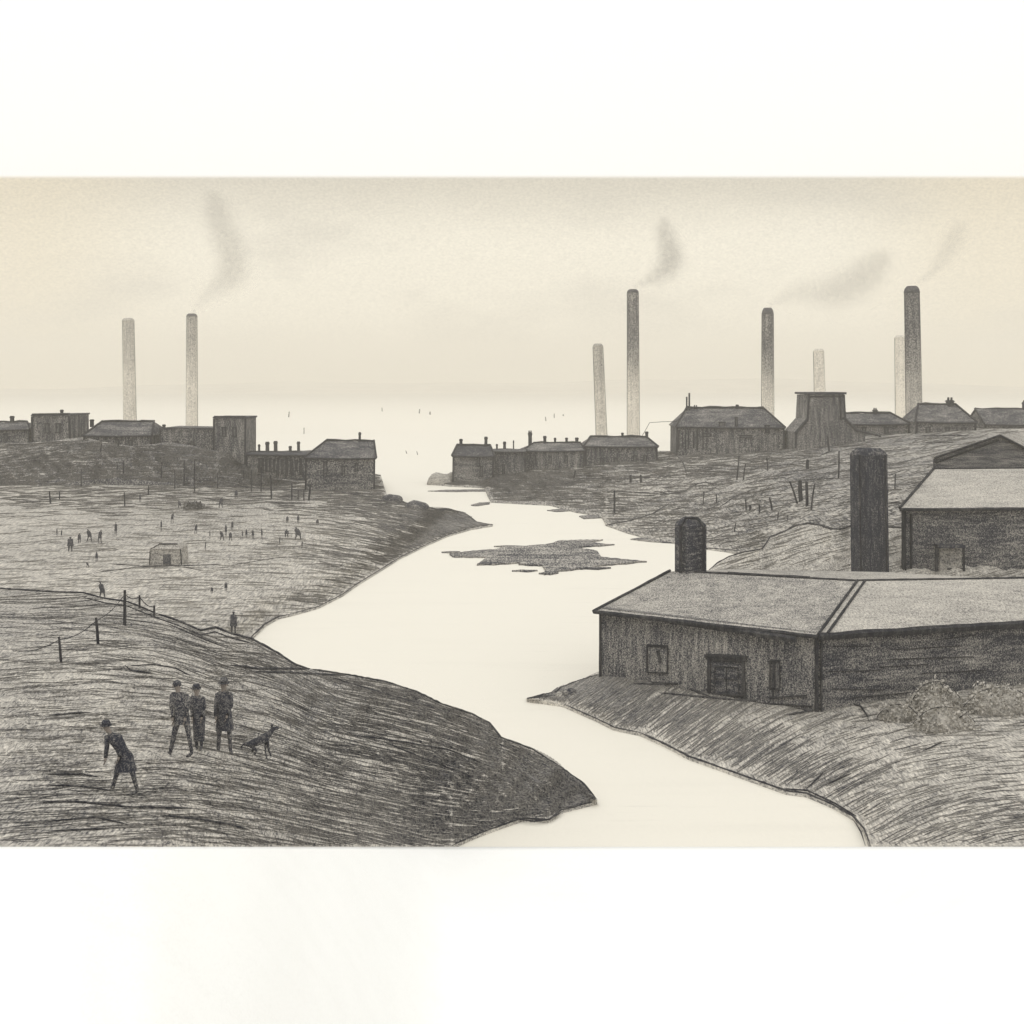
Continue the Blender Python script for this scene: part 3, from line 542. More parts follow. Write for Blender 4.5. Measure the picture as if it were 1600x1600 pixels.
line('ridge_tiles', [(rgL + Z(.03), rgM + Z(.02), .075), (rgL + (rgM - rgL) * .3 + Z(.04), rgL + (rgM - rgL) * .75 + Z(.03), .10), (rgM + Z(.03), rgR + Z(.03), .07)])
line('barge_board', [(lE + ovh + Z(.02), rgL + Vector((-.3, 0, .05)), .09), (cE + FW + Z(.0), rgM + Z(.05), .07), (cE + FW + Vector((.45, .1, .02)), rgM + Vector((.4, 0, .02)), .07)])
line('corner_board', [(lE + Vector((.03, -.06, -.1)), lB + Vector((.03, -.06, 0)), .075), (lE + Vector((.33, -.2, -.1)), lB + Vector((.33, -.2, 0)), .03), (cE + Vector((.02, -.05, -.1)), cB + Vector((.02, -.05, 0)), .10), (cE + Vector((.25, -.02, -.1)), cB + Vector((.25, -.02, 0)), .06)])
# openings on the left wall: points on the wall plane from rows and columns
def onwall(x, y, A_, B_, out=.08):
    ux = (x - 800) / F; d0, d1 = (A_ + o0), (B_ + o0)
    tt = (ux * d0.y - d0.x) / ((d1.x - d0.x) - ux * (d1.y - d0.y)); Yw = d0.y + (d1.y - d0.y) * tt
    nrm = (d1 - d0).cross(Vector((0, 0, 1))).normalized(); nrm = nrm if nrm.y < 0 else -nrm
    return P(x, y, Yw) - o0 + nrm * out
def opening(kind, x0, x1, y0, y1, fw, parent=sh, fill=PANE, fillname='pane', bars=(), A_=lE, B_=cE, head=0, label=None):
    q = MB(); px = 60 / F
    def bar(a, b_, w_): q.tube([onwall(*a, A_, B_), onwall(*b_, A_, B_)], w_ * px * .5, 4)
    bar((x0 - head, y0), (x1 + head, y0 + (x1 - x0) * .06), fw * 1.3); bar((x0, y0), (x0, y1), fw); bar((x1, y0 + 2), (x1, y1 + 2), fw * .8); bar((x0, y1), (x1, y1 + (x1 - x0) * .05), fw * .7)
    for a, b_, w_ in bars: bar(a, b_, w_)
    f_ = q.build(kind, TIMBER, parent)
    if label: f_['label'] = label
    q = MB(); front = [onwall(x, y, A_, B_, .03) for x, y in ((x0, y0 + 1), (x1, y0 + 3), (x1, y1), (x0, y1 - 1))]; bk_ = [onwall(x, y, A_, B_, -.05) for x, y in ((x0, y0 + 1), (x1, y0 + 3), (x1, y1), (x0, y1 - 1))]
    q.prism(front, bk_); q.build(fillname, fill, f_)
opening('window', 1012, 1044, 1008, 1050, 3.4, fill=WALL_N, bars=(((1029, 1016), (1033, 1035), 6),))
opening('door', 1109, 1162, 1025, 1084, 7, fill=BRICK_C, fillname='door_leaf', head=5, bars=(((1118, 1041), (1154, 1043), 2), ((1118, 1041), (1117, 1082), 1.6), ((1154, 1043), (1155, 1086), 1.6), ((1118, 1060), (1154, 1062), 1.4), ((1136, 1043), (1136, 1082), 1.4), ((1163, 1030), (1165, 1098), 4), ((1108, 1029), (1160, 1032), 6)))
opening('window', 1204, 1219, 1032, 1076, 3.4, fill=PANE, bars=(((1210, 1034), (1210, 1074), 5), ((1209, 1076), (1209, 1090), 3)))
line('sill', [(onwall(1204, 1090, lE, cE, .1), onwall(1262, 1086, lE, cE, .1), .05)])
line('skirting_board', [(onwall(945, 1063, lE, cE, .06), onwall(1060, 1068, lE, cE, .06), .05), (onwall(1185, 1098, lE, cE, .06), onwall(1270, 1103, lE, cE, .06), .04)])
# wall courses on the right wall
line('wall_plate', [(onwall(a, y, cE, rE, .03), onwall(b_, y + s_, cE, rE, .03), .022) for a, b_, y, s_ in ((1295, 1375, 1049, -2), (1375, 1450, 1042, -4), (1300, 1380, 1076, 2), (1460, 1525, 1000, -8), (1300, 1360, 1010, 0), (1400, 1500, 1015, -6), (1390, 1520, 1030, -4), (1330, 1420, 1090, -8), (1440, 1540, 1052, -5))])
# squat brick chimney on the shed
cc = lp(1079, 893, 70.8); cw = 19 * 70.8 / F; ch = MB(); top = zz(808, 70.8) - o0.z
ch.tube([(cc.x, cc.y, cc.z - .5), (cc.x, cc.y, top - .45), (cc.x, cc.y, top - .2), (cc.x, cc.y, top)], [cw * 1.33, cw * 1.33, cw * 1.05, cw * .6], 4)
chm = ch.build('chimney', BRICK_C, roofL)
line('chimney_edge', [(Vector((cc.x + sx * cw * .95, cc.y - cw * .95, cc.z - .4)), Vector((cc.x + sx * cw * .95, cc.y - cw * .95, top - .45)), .09) for sx in (-1, 1)] + [(Vector((cc.x - cw * .95, cc.y - cw, top - .45)), Vector((cc.x - cw * .5, cc.y - cw * .6, top)), .07), (Vector((cc.x - cw * .5, cc.y - cw * .6, top)), Vector((cc.x + cw * .5, cc.y - cw * .6, top)), .07), (Vector((cc.x + cw * .5, cc.y - cw * .6, top)), Vector((cc.x + cw * .95, cc.y - cw, top - .45)), .07), (Vector((cc.x - cw, cc.y - cw, cc.z - .05)), Vector((cc.x + cw, cc.y - cw, cc.z - .1)), .08)], TIMBER, roofL)
# tall square chimney behind the shed
Yc = 82; bc = P(1361, 985, Yc); root = empty('brick_chimney', bc); tag(root, 'tall square black brick chimney rising behind the long shed', 'chimney')
hw = 20.5 * Yc / F; H = zz(700, Yc) - bc.z; off = -4 * Yc / F
q = MB(); q.tube([(0, 0, -1.5), (off, 0, H - .45)], [hw * 1.42, hw * 1.38], 4); q.build('shaft', BRICK_D, root)
q = MB(); q.tube([(off, 0, H - .45), (off, 0, H - .2), (off, 0, H)], [hw * 1.40, hw * 1.2, hw * .85], 4); q.build('cap', ROOF_D, root)
for sx in (-1, 1): q = MB(); q.tube([(sx * hw * 1.0, -hw, -1), (off + sx * hw * .97, -hw, H - .4)], .055, 4); q.build('corner_strip', TIMBER, root)
# barn at the right edge
Yb = 84; root = empty('barn', P(1560, 905, Yb)); o1 = root.location; tag(root, 'dark barn with broad pale roof and small porch at the right edge', 'barn')
def bp(x, y, Y): return P(x, y, Y) - o1
e0, e1 = bp(1408, 794, Yb), bp(1800, 791, Yb); g0, g1 = bp(1459, 733, 92), bp(1800, 730, 92)
b0 = Vector((e0.x + .12, e0.y + .1, -1.8)); b1 = Vector((e1.x, e1.y + .1, -1.8)); K = Vector((2 * (g0.x - e0.x), 16, 0))
q = MB(); q.prism([b0, b1, b1 + K, b0 + K], [Vector((b0.x, b0.y, e0.z - .1)), Vector((b1.x, b1.y, e1.z - .1)), Vector((b1.x, b1.y, e1.z - .1)) + K, Vector((b0.x, b0.y, e0.z - .1)) + K]); q.build('wall', WALL_H, root)
q = MB(); slab(q, [e0 + Vector((-.2, -.3, 0)), e1 + Vector((0, -.3, 0)), g1, g0], .12); slab(q, [g0, g1, Vector((2 * g1.x - e1.x, 2 * g1.y - e1.y, e1.z)), Vector((2 * g0.x - e0.x, 2 * g0.y - e0.y, e0.z))], .12); q.build('roof', ROOF_P, root)
line('gutter', [(e0 + Vector((-.2, -.35, -.08)), e1 + Vector((0, -.35, -.08)), .12)], TIMBER, root)
line('ridge_tiles', [(g0 + Z(.02), g1 + Z(.02), .07)], TIMBER, root)
line('barge_board', [(e0 + Vector((-.2, -.3, .03)), g0 + Z(.05), .11)], TIMBER, root)
line('corner_board', [(Vector((b0.x + .1, b0.y - .05, -1)), Vector((b0.x + .1, b0.y - .05, e0.z - .2)), .18), (Vector((b0.x + .6, b0.y - .03, -1)), Vector((b0.x + .6, b0.y - .03, e0.z - .4)), .09)], TIMBER, root)
q = MB(); q.box(bp(1484, 853, Yb - .4), (42 * Yb / F, .9, .18)); q.build('porch_roof', ROOF_D, root)
q = MB(); q.box(bp(1463, 873, Yb - .5), (.16, .16, 1.6)); q.build('porch_post', TIMBER, root)
q = MB(); q.box(bp(1506, 874, Yb - .5), (.12, .12, 1.6)); q.build('porch_post', TIMBER, root)
q = MB(); q.box(bp(1485, 878, Yb + .08), (1.5, .08, 1.9)); q.build('door', HUTM, root)
q = MB(); q.box(bp(1500, 889, Yb - .05), (1.7, .08, .12)); q.build('step', TIMBER, root)
# gabled store behind the barn
Yg = 104; root = empty('store', P(1600, 800, Yg)); o2 = root.location; tag(root, 'store with long sloping gable edge showing above the barn roof', 'barn')
pr = [P(1458, 800, Yg), P(1665, 800, Yg), P(1665, 735, Yg), P(1560, 682, Yg), P(1458, 717, Yg)]; pr = [p - o2 for p in pr]
q = MB(); q.prism(pr, [p + Vector((9, 10, 0)) for p in pr]); q.build('wall', WALL_H, root)
q = MB()
for a, b_ in ((4, 3), (3, 2)): slab(q, [pr[a] + Vector((-.2 if a == 4 else 0, -.3, .2)), pr[b_] + Vector((0, -.3, .2)), pr[b_] + Vector((9, 10.2, .2)), pr[a] + Vector((8.8 if a == 4 else 9, 10.2, .2))], .16)
q.build('roof', ROOF_N, root)
line('barge_board', [(pr[4] + Vector((0, -.35, .1)), pr[3] + Vector((0, -.35, .1)), .10), (pr[3] + Vector((0, -.35, .1)), pr[2] + Vector((0, -.35, .1)), .10), (pr[4] + Vector((.2, -.1, -.3)), pr[3] + Vector((0, -.1, -.3)), .08)], TIMBER, root)

# small brick hut in the field
bs = B.S(259, 884); root = empty('hut', bs); tag(root, 'little flat topped brick hut alone in the left field', 'hut'); px = bs.y / F
q = MB(); q.prism([(-26 * px, 0, -.3), (25 * px, 0, -.3), (25 * px, 2.2, -.3), (-26 * px, 2.2, -.3)], [(-24 * px, 0, 26 * px), (22 * px, 0, 26 * px), (22 * px, 2.2, 26 * px), (-24 * px, 2.2, 26 * px)]); q.build('wall', HUTM, root)
q = MB(); q.prism([(-24 * px, -.1, 26 * px), (23 * px, -.1, 26 * px), (23 * px, 2.3, 26 * px), (-24 * px, 2.3, 26 * px)], [(-12 * px, .3, 33 * px), (17 * px, .3, 33 * px), (17 * px, 2, 33 * px), (-12 * px, 2, 33 * px)]); q.build('roof', HUTM, root)
line('roof_edge', [(Vector((-12 * px, .25, 33.5 * px)), Vector((17 * px, .25, 33.5 * px)), .05), (Vector((-24 * px, -.12, 26 * px)), Vector((-12 * px, .25, 33 * px)), .03)], TIMBER, root)
line('corner_board', [(Vector((25 * px, -.03, 0)), Vector((23 * px, -.03, 26 * px)), .05), (Vector((-25.5 * px, -.03, 0)), Vector((-24.5 * px, -.03, 24 * px)), .035)], TIMBER, root)
q = MB(); q.box((2 * px, -.03, 10 * px), (12 * px, .06, 16 * px)); q.build('door', PANE, root)

# ------------------------------------------------------------------ boulders and bushes
def boulder(name, label, cat, patch, x, y, w_, h_, mat, d_=None, group=None, top=None):
    b_ = patch.S(x, y); px = b_.y / F; q = MB(); rx, rz = w_ / 2 * px, h_ * px; n, m_ = 18, 9; vs = []; ph0 = U(0, 6)
    q.ball((0, 0, 0), (rx, d_ or rx * .7, rz), n, m_)
    q.v = [(x_ * (1 + .12 * math.sin(3 * math.atan2(y_, x_) + ph0) + U(-.04, .04)), y_ * (1 + U(-.06, .06)), max(z_, -.25 * rz) * (1 + .1 * math.sin(4 * x_ / rx + ph0))) for x_, y_, z_ in q.v]
    o = q.build(name, mat, smooth=True); o.location = b_; return tag(o, label, cat, group)
boulder('boulder', 'humped black boulder against the corner of the riverside house', 'rock', B, 614, 782, 34, 10, ROCK)
boulder('boulder', 'long low black boulder out towards the spit', 'rock', B, 652, 795, 40, 13, ROCK)
boulder('boulder', 'pale outlined boulder at the left tip of the far bank', 'rock', D, 688, 756, 38, 18, HUTM)
boulder('boulder', 'smaller boulder below the cottage', 'rock', D, 704, 752, 22, 14, HUTM)
boulder('boulder', 'knobbly stone at the shed corner by the water', 'rock', E, 889, 1083, 26, 8, ROCK)
boulder('boulder', 'pale stone low on the near point beside the shed', 'rock', E, 874, 1087, 14, 6, HUTM)
def bush(label, x, y, w_, h_, n=900, mat=LEAF, group='bushes against the right wall', leaf=.09, outline=True):
    b_ = E.S(x, y) if y > 1000 else B.S(x, y); px = b_.y / F; root = empty('bush', b_); tag(root, label, 'bush', group)
    q = MB(); rx, rz = w_ / 2 * px, h_ * px; rnd = []
    for i in range(n):
        th = U(0, 2 * math.pi); ph = math.acos(U(0, 1)); k_ = U(.78, 1.06) * (1 + .10 * math.sin(5 * th + x) + .10 * math.sin(4 * ph + y) + .06 * math.sin(9 * th + 7 * ph))
        c_ = Vector((rx * k_ * math.sin(ph) * math.cos(th), rx * .7 * k_ * math.sin(ph) * math.sin(th), rz * k_ * math.cos(ph)))
        a = Vector((U(-1, 1), U(-1, 1), U(-1, 1))).normalized() * leaf * U(.6, 1.3); bb = a.cross(Vector((U(-1, 1), U(-1, 1), U(-1, 1)))).normalized() * leaf * .55
        q.add([c_ - a, c_ - bb, c_ + a, c_ + bb], [(0, 1, 2, 3)])
    q.build('foliage', mat, root)
    q = MB(); q.ball((0, 0, 0), (rx * .72, rx * .5, rz * .74), 14, 8, .06); q.v = [(a, b2, max(c2, -.1)) for a, b2, c2 in q.v]; q.build('inner_foliage', mat, root, smooth=True)
    q = MB()
    for i in range(5): th = U(-1, 1); q.tube([(th * rx * .2, 0, -.1), (th * rx * .5, -.1, rz * .45), (th * rx * .8, -.2, rz * .8)], [.04, .03, .015], 5)
    q.build('stem', TIMBER, root)
    if outline:
        q = MB(); pts = [(rx * 1.02 * math.cos(a) * (1 + .04 * math.sin(7 * a)), -rx * .12, rz * 1.03 * math.sin(a)) for a in [math.pi * (.95 - .85 * i / 22) for i in range(23)]]
        q.tube(pts, [.75 * px * U(.5, 1.4) for _ in pts], 5); q.build('twig', TIMBER, root)
    return root
bush('low rounded pale bush nearest the corner of the shed', 1402, 1124, 62, 24, 700)
bush('tallest pale bush, domed, against the dark right wall', 1462, 1108, 78, 43, 1200)
bush('pale bush low in front of the domed one', 1474, 1138, 96, 34, 1000)
bush('pale bush leaving the view at the right', 1560, 1112, 110, 38, 1200)
bush('scrubby dark heap of bramble below the left works', 302, 796, 32, 12, 300, BLADE, None, .22, False)

# ------------------------------------------------------------------ fence on the near hill
fl = [(96, 995, 1035, 4.4), (154, 965, 1007, 5), (195, 922, 977, 5.4), (218, 930, 950, 3.6), (241, 946, 964, 4)]
pts = []
root = None
for i, (x, yt, yb_, wd) in enumerate(fl):
    yy = max(yb_, A.yt(x) + 1); b_ = A.S(x, yy)
    if root is None: root = empty('wire_fence', b_); o3 = b_.copy(); tag(root, 'leaning tarred fence with sagging wire climbing over the near hill', 'fence')
    tp = P(x - (4 if i < 2 else 0), yt, b_.y); q = MB(); q.tube([b_ - o3 - Z(.2), (b_ + tp) / 2 - o3, tp - o3], [wd * .5 * b_.y / F * s_ for s_ in (1.0, 1.0, .8)], 6); q.build('post', TIMBER, root); pts.append((b_, tp))
q = MB(); prev = P(20, 1017, pts[0][0].y - 3)
seq = [prev] + [b_ + (tp - b_) * .88 for b_, tp in pts]
for a, c_ in zip(seq, seq[1:]):
    q.tube([a + (c_ - a) * i / 8 - Z(.12 * math.sin(math.pi * i / 8)) - o3 for i in range(9)], [.7 * a.y / F * U(.8, 1.2) for _ in range(9)], 4)
q.build('wire', TIMBER, root)

# ------------------------------------------------------------------ posts, stakes and poles
def post(label, patch, x, yt, yb_, wpx, lean=0, name='post', cat='post', group='stakes and posts on the banks', mat=TIMBER):
    b_ = patch.S(x, yb_) if patch else P(x, yb_, CAMZ * F / (yb_ - HY)); tp = P(x + lean, yt, b_.y) - b_; q = MB(); r = wpx * .5 * b_.y / F
    q.tube([(0, 0, -.3), tp * .5 + Vector((U(-.3, .3) * r, 0, 0)), tp * .97, tp], [r * 1.05, r, r * .85, r * .4], 6)
    o = q.build(name, mat); o.location = b_; return tag(o, label, cat, group)
for a in ((127, 733, 761, 2.2, 0, 'stake in front of the low works range, first from the left'), (252, 722, 748, 2.4, 1, 'stake below the flat roofed works, left of the tall pair'), (288, 720, 762, 2.6, 0, 'taller stake of the pair below the flat roofed works, left one'),
          (304, 718, 768, 2.2, 0, 'long thin stake right of the pair below the flat roofed works'), (393, 734, 768, 2, 0, 'stake under the left end of the boarded shed'), (408, 730, 768, 2.2, 0, 'stake just below the boards of the shed'),
          (424, 742, 780, 2.4, -1, 'crooked stake below the boarded shed'), (456, 755, 782, 2.6, 0, 'first of four stakes left of the riverside house'), (466, 765, 780, 1.8, 0, 'second of four stakes left of the riverside house'),
          (475, 764, 782, 2, 0, 'third of four stakes left of the riverside house'), (482, 756, 782, 3.4, 3, 'thick leaning stake, last of four left of the riverside house'), (195, 769, 791, 2.2, -1, 'thin upright stake high in the left field'), (232, 759, 773, 2.4, 0, 'short stake under the works wall'),
          (93, 768, 780, 2, 0, 'small stake at the far left of the field'), (79, 767, 787, 2.6, -2, 'slanted stake at the left edge of the field'), (183, 722, 736, 2, 0, 'short stake on the embankment, left of two under the swaybacked roof'), (193, 720, 739, 2.2, 0, 'longer stake on the embankment, right of two under the swaybacked roof'),
          (157, 693, 706, 2.6, 2, 'short slanting stake beside the swaybacked works'), (184, 687, 698, 2.4, 2, 'tiny slanting stake under the swaybacked roof'), (273, 734, 764, 1.8, 0, 'thin stake left of the pair under the flat roofed works'), (381, 730, 750, 1.8, 0, 'faint stake under the square tower'),
          (340, 738, 764, 1.8, 0, 'faint stake left below the square tower')):
    post(a[5], G if a[2] < G.yb(a[0]) - 1 and a[0] < 578 else B, *a[:5])
for a in ((960, 766, 802, 3, 0, 'lone stake at the water edge of the far right bank'), (985, 742, 754, 3.6, 0, 'left of two short stumps under the long house'), (1002, 742, 754, 3.6, -1, 'right of two short stumps under the long house'),
          (1151, 712, 750, 2, 4, 'tall thin pole below the mill'), (1161, 725, 750, 1.8, 4, 'thinner pole right of the tall thin one below the mill'), (1247, 787, 787.5, 1, 0, None), (1247, 752, 787, 3, -13, 'stake leaning left, first of the four on the right slope'),
          (1252, 750, 782, 6.5, -2, 'thick stake, second of the four on the right slope'), (1261, 752, 791, 4.6, -1, 'third of the four stakes on the right slope'), (1267, 756, 797, 2.6, 6, 'stake leaning right, last of the four on the right slope'),
          (1166, 780, 798, 2.2, -1, 'small stake left of the cluster on the right slope'), (1187, 788, 801, 2.4, -1, 'small stake in the middle of the right slope'), (1207, 777, 797, 2.8, -5, 'bent stake right in the small group of the right slope'),
          (1172, 789, 797, 4, 0, 'squat stump by the small stake on the right slope'), (1147, 817, 831, 1.8, 3, 'thin leaning stake above the river inlet'), (1262, 718, 733, 5, 0, 'stubby post below the engine house'), (1296, 681, 705, 3, -3, 'short slanted post against the engine house'),
          (832, 733, 0, 0, 0, None), (1310, 704, 747, 2.6, 1, 'post at the end of the dark ledge under the engine house'), (1230, 805, 815, 1.6, 0, 'tiny stake behind the mound'), (896, 735, 748, 2.6, 3, 'small crooked stake below the terrace'), (1098, 768, 790, 1.6, 2, 'thin stake above the curling bank line'), (1120, 772, 786, 1.8, -1, 'small stake right of the curling bank line'), (1215, 800, 812, 1.8, 1, 'tiny stake low on the right slope'),
          (1330, 735, 757, 1.8, 0, 'thin stake left of the tall black brick chimney'), (1200, 715, 735, 1.8, -2, 'thin leaning stake under the right end of the mill'), (1398, 740, 765, 1.8, 1, 'thin stake right of the tall black brick chimney')):
    if a[5]: post(a[5], D, *a[:5])
for a in ((597, 637, 643, 1.6, 0, 'far mooring post, left of the three over the river gap'), (655, 639, 646, 2, 1, 'far mooring post in the centre of the river gap'), (672, 643, 648, 2.4, 0, 'stubby far mooring post right in the river gap'), (451, 643, 652, 2, 1, 'faint far post above the boarded shed'),
          (475, 668, 678, 1.4, 0, 'faint far post above the swept roof house'), (853, 651, 658, 1.6, -1, 'left of three far posts above the terrace'), (866, 646, 653, 1.6, 0, 'middle of three far posts above the terrace'), (880, 647, 650, 1.6, 0, 'right and shortest of three far posts above the terrace'),
          (636, 704, 709, 1.2, -2, 'left slanted far post on the open water'), (653, 705, 711, 1.2, -2, 'right slanted far post on the open water')):
    post(a[5], None, *a[:5], name='mooring_post', group='far posts out on the pale water', mat=FAR)

# ------------------------------------------------------------------ people
def skin_mesh(joints, edges, sub=1):
    me = bpy.data.meshes.new('figure_cage'); me.from_pydata([j[0] for j in joints], edges, []); o = bpy.data.objects.new('figure_cage', me); COL.objects.link(o)
    s_ = o.modifiers.new('s', 'SKIN'); s_.use_smooth_shade = True
    for v, j in zip(me.skin_vertices[0].data, joints): r = j[1]; v.radius = (r, r) if isinstance(r, (int, float)) else r
    me.skin_vertices[0].data[0].use_root = True
    sb = o.modifiers.new('b', 'SUBSURF'); sb.levels = sub; sb.render_levels = sub
    dg = bpy.context.evaluated_depsgraph_get(); dg.update(); out = bpy.data.meshes.new_from_object(o.evaluated_get(dg)); bpy.data.objects.remove(o)
    return out
def body(J, name='body', mat=CLOTH, hands=True):
    """J: dict of joints in metres; x across, y depth, z up."""
    order = [('pelvis', .115), ('waist', .105), ('chest', .14), ('neck0', .075), ('neck', .05), ('head', .085), ('crown', .08),
             ('shL', .06), ('elL', .042), ('wrL', .028), ('haL', .036), ('shR', .06), ('elR', .042), ('wrR', .028), ('haR', .036),
             ('hipL', .09), ('knL', .06), ('anL', .042), ('toL', .038), ('hipR', .09), ('knR', .06), ('anR', .042), ('toR', .038)]
    idx = {n: i for i, (n, _) in enumerate(order)}
    e = [('pelvis', 'waist'), ('waist', 'chest'), ('chest', 'neck0'), ('neck0', 'neck'), ('neck', 'head'), ('head', 'crown'), ('chest', 'shL'), ('shL', 'elL'), ('elL', 'wrL'), ('wrL', 'haL'), ('chest', 'shR'), ('shR', 'elR'), ('elR', 'wrR'), ('wrR', 'haR'),
         ('pelvis', 'hipL'), ('hipL', 'knL'), ('knL', 'anL'), ('anL', 'toL'), ('pelvis', 'hipR'), ('hipR', 'knR'), ('knR', 'anR'), ('anR', 'toR')]
    me = skin_mesh([(J[n], r) for n, r in order], [(idx[a], idx[b_]) for a, b_ in e])
    q = MB(); q.v = [tuple(v.co) for v in me.vertices]; q.f = [tuple(p.vertices) for p in me.polygons]
    if hands:
        for s_ in 'LR':
            w_, h_ = Vector(J['wr' + s_]), Vector(J['ha' + s_]); d_ = (h_ - w_).normalized(); sd_ = d_.cross(Vector((1, 0, .01))).normalized()
            for k_, L in enumerate((.065, .075, .07, .055)):
                b_ = h_ + sd_ * (k_ - 1.5) * .02 + d_ * .015; cu = Vector((0, 0, .0)) + d_.cross(sd_) * .02
                q.tube([b_, b_ + d_ * L * .5, b_ + d_ * L * .9 + cu], [.009, .0085, .006], 5)
            q.tube([w_ + d_ * .03 + sd_ * -.02, h_ + sd_ * -.055, h_ + sd_ * -.06 + d_ * .03], [.012, .01, .007], 5)
    hd = Vector(J['head']); fc = Vector(J.get('face', (0, -1, 0)))
    sdv = fc.cross(Vector((0, 0, 1))).normalized()
    q.ball(hd + fc * .105, (.014, .018, .022), 6, 4)                               # nose
    for s_ in (-1, 1): q.ball(hd + sdv * s_ * .09, (.012, .02, .03), 6, 4); q.ball(hd + fc * .088 + sdv * s_ * .033 + Vector((0, 0, .03)), .010, 6, 4)   # ears, eyes
    q.tube([hd + fc * .09 + sdv * -.022 - Vector((0, 0, .042)), hd + fc * .096 - Vector((0, 0, .044)), hd + fc * .09 + sdv * .022 - Vector((0, 0, .042))], .006, 5)
    bpy.data.meshes.remove(me)
    return q
def pose(lean=(0, 0), stride=.2, armL=.1, armR=-.1, face=(0, -1, 0), H=1.72, wide=.0, bend=0, ydir=0.0):
    s_ = H / 1.72; lx, ly = lean; J = {}
    def V(x, y, z): return (x * s_, y * s_, z * s_)
    J['pelvis'] = V(0, 0, .93); J['waist'] = V(lx * .25, ly * .25, 1.08); J['chest'] = V(lx * .6, ly * .6, 1.30); J['neck0'] = V(lx * .85, ly * .85, 1.43); J['neck'] = V(lx, ly, 1.50)
    J['head'] = V(lx * 1.15 + face[0] * .02, ly * 1.15 + face[1] * .02, 1.60); J['crown'] = V(lx * 1.18, ly * 1.18, 1.66)
    J['shL'] = V(lx * .75 - .145, ly * .75, 1.40); J['shR'] = V(lx * .75 + .145, ly * .75, 1.40)
    J['elL'] = V(lx * .6 - .19 + armL * .3, ly * .6, 1.13); J['wrL'] = V(lx * .5 - .19 + armL, ly * .5 - .1, .90 + abs(armL) * .3); J['haL'] = V(lx * .5 - .19 + armL * 1.2, ly * .5 - .12, .82 + abs(armL) * .4)
    J['elR'] = V(lx * .6 + .19 + armR * .3, ly * .6, 1.13); J['wrR'] = V(lx * .5 + .19 + armR, ly * .5 - .1, .90 + abs(armR) * .3); J['haR'] = V(lx * .5 + .19 + armR * 1.2, ly * .5 - .12, .82 + abs(armR) * .4)
    J['hipL'] = V(-.09, 0, .88); J['hipR'] = V(.09, 0, .88)
    J['knL'] = V(-.09 - stride * .45, -.04, .49); J['knR'] = V(.09 + stride * .5, -.04 - bend, .49)
    J['anL'] = V(-.09 - stride, 0, .09); J['anR'] = V(.09 + stride * .8, .0, .09)
    f2 = Vector((face[0], face[1], 0)).normalized() * .14
    J['toL'] = V(-.09 - stride + f2.x, f2.y, .04); J['toR'] = V(.09 + stride * .8 + f2.x, f2.y, .04); J['face'] = face
    return J
def person(label, x, yb_, hpx, patch, P_, coat_len=.75, hat=True, coatmat=COAT, group=None, coat=True, coat_flare=1.25, handsdetail=True):
    b_ = patch.S(x, yb_); Hm = hpx * b_.y / F; root = empty('person', b_); tag(root, label, 'person', group)
    J = P_; s_ = Hm / 1.76
    q = body(J, hands=handsdetail); q.v = [tuple(Vector(v) * s_) for v in q.v]; o = q.build('body', CLOTH, root, smooth=True)
    o.data.materials.append(SKIN)
    nk = J['neck'][2] * s_; hz = [J['haL'], J['haR']]
    for p in o.data.polygons:
        c_ = p.center / s_
        if c_.z > J['neck'][2] - .02 or any((c_ - Vector(h_)).length < .10 for h_ in hz): p.material_index = 1
    if coat:
        q = MB(); pl, ws, chh, n0 = Vector(J['pelvis']), Vector(J['waist']), Vector(J['chest']), Vector(J['neck0'])
        low = pl + (Vector((pl.x, pl.y, 0)) - pl) * (coat_len) * .55
        ring = [(low, .18 * coat_flare), (pl, .16), (ws, .135), (chh, .165), (chh + (n0 - chh) * .7, .125), (n0 + Vector((0, 0, .02)), .075)]
        vs = []; n = 14
        for c_, r in ring:
            for k_ in range(n): th = 2 * math.pi * k_ / n; vs.append((c_ + Vector((math.cos(th) * r * 1.08, math.sin(th) * r * .78, .012 * math.sin(3 * th)))) * s_)
        q.add(vs, [(i * n + k_, i * n + (k_ + 1) % n, (i + 1) * n + (k_ + 1) % n, (i + 1) * n + k_) for i in range(len(ring) - 1) for k_ in range(n)])
        for a in 'LR':
            q.tube([Vector(J['sh' + a]) * s_, Vector(J['el' + a]) * s_, (Vector(J['wr' + a])) * s_], [.062 * s_, .054 * s_, .044 * s_], 8)
        q.build('coat', coatmat, root, smooth=True)
    hd = Vector(J['head']) * s_; cr = hd + Vector((0, 0, .075)) * s_; q = MB()
    if hat:
        q.tube([cr - Z(.02 * s_), cr + Z(.0)], [.135 * s_, .13 * s_], 14); q.tube([cr, cr + Z(.05 * s_), cr + Z(.10 * s_)], [.098 * s_, .10 * s_, .07 * s_], 14); q.build('hat', COAT, root, smooth=True)
    else:
        q.ball(hd + Vector((0, .018, .035)) * s_, Vector((.097, .10, .085)) * s_, 12, 8); q.build('hair', COAT, root, smooth=True)
    return root
person('bent walker in dark coat, head thrust to the left, lowest on the near hill', 196, 1243, 119, A, pose(lean=(-.34, -.1), stride=.24, armL=-.05, armR=-.12, face=(-.9, -.3, 0), bend=.05), coat_len=.7, coat_flare=1.35)
person('thin walker with wide stride, left of the standing group on the near hill', 284, 1184, 124, A, pose(lean=(-.08, 0), stride=.17, armL=.05, armR=-.05, face=(-.8, -.5, 0)), coat_len=.35, coatmat=CLOTH, coat_flare=.95, hat=False)
person('tall slim person standing with feet together, middle of the group', 311, 1173, 104, A, pose(lean=(-.06, 0), stride=-.035, armL=.06, armR=-.06, face=(0, -1, 0)), coat_len=1.3, coat_flare=.75)
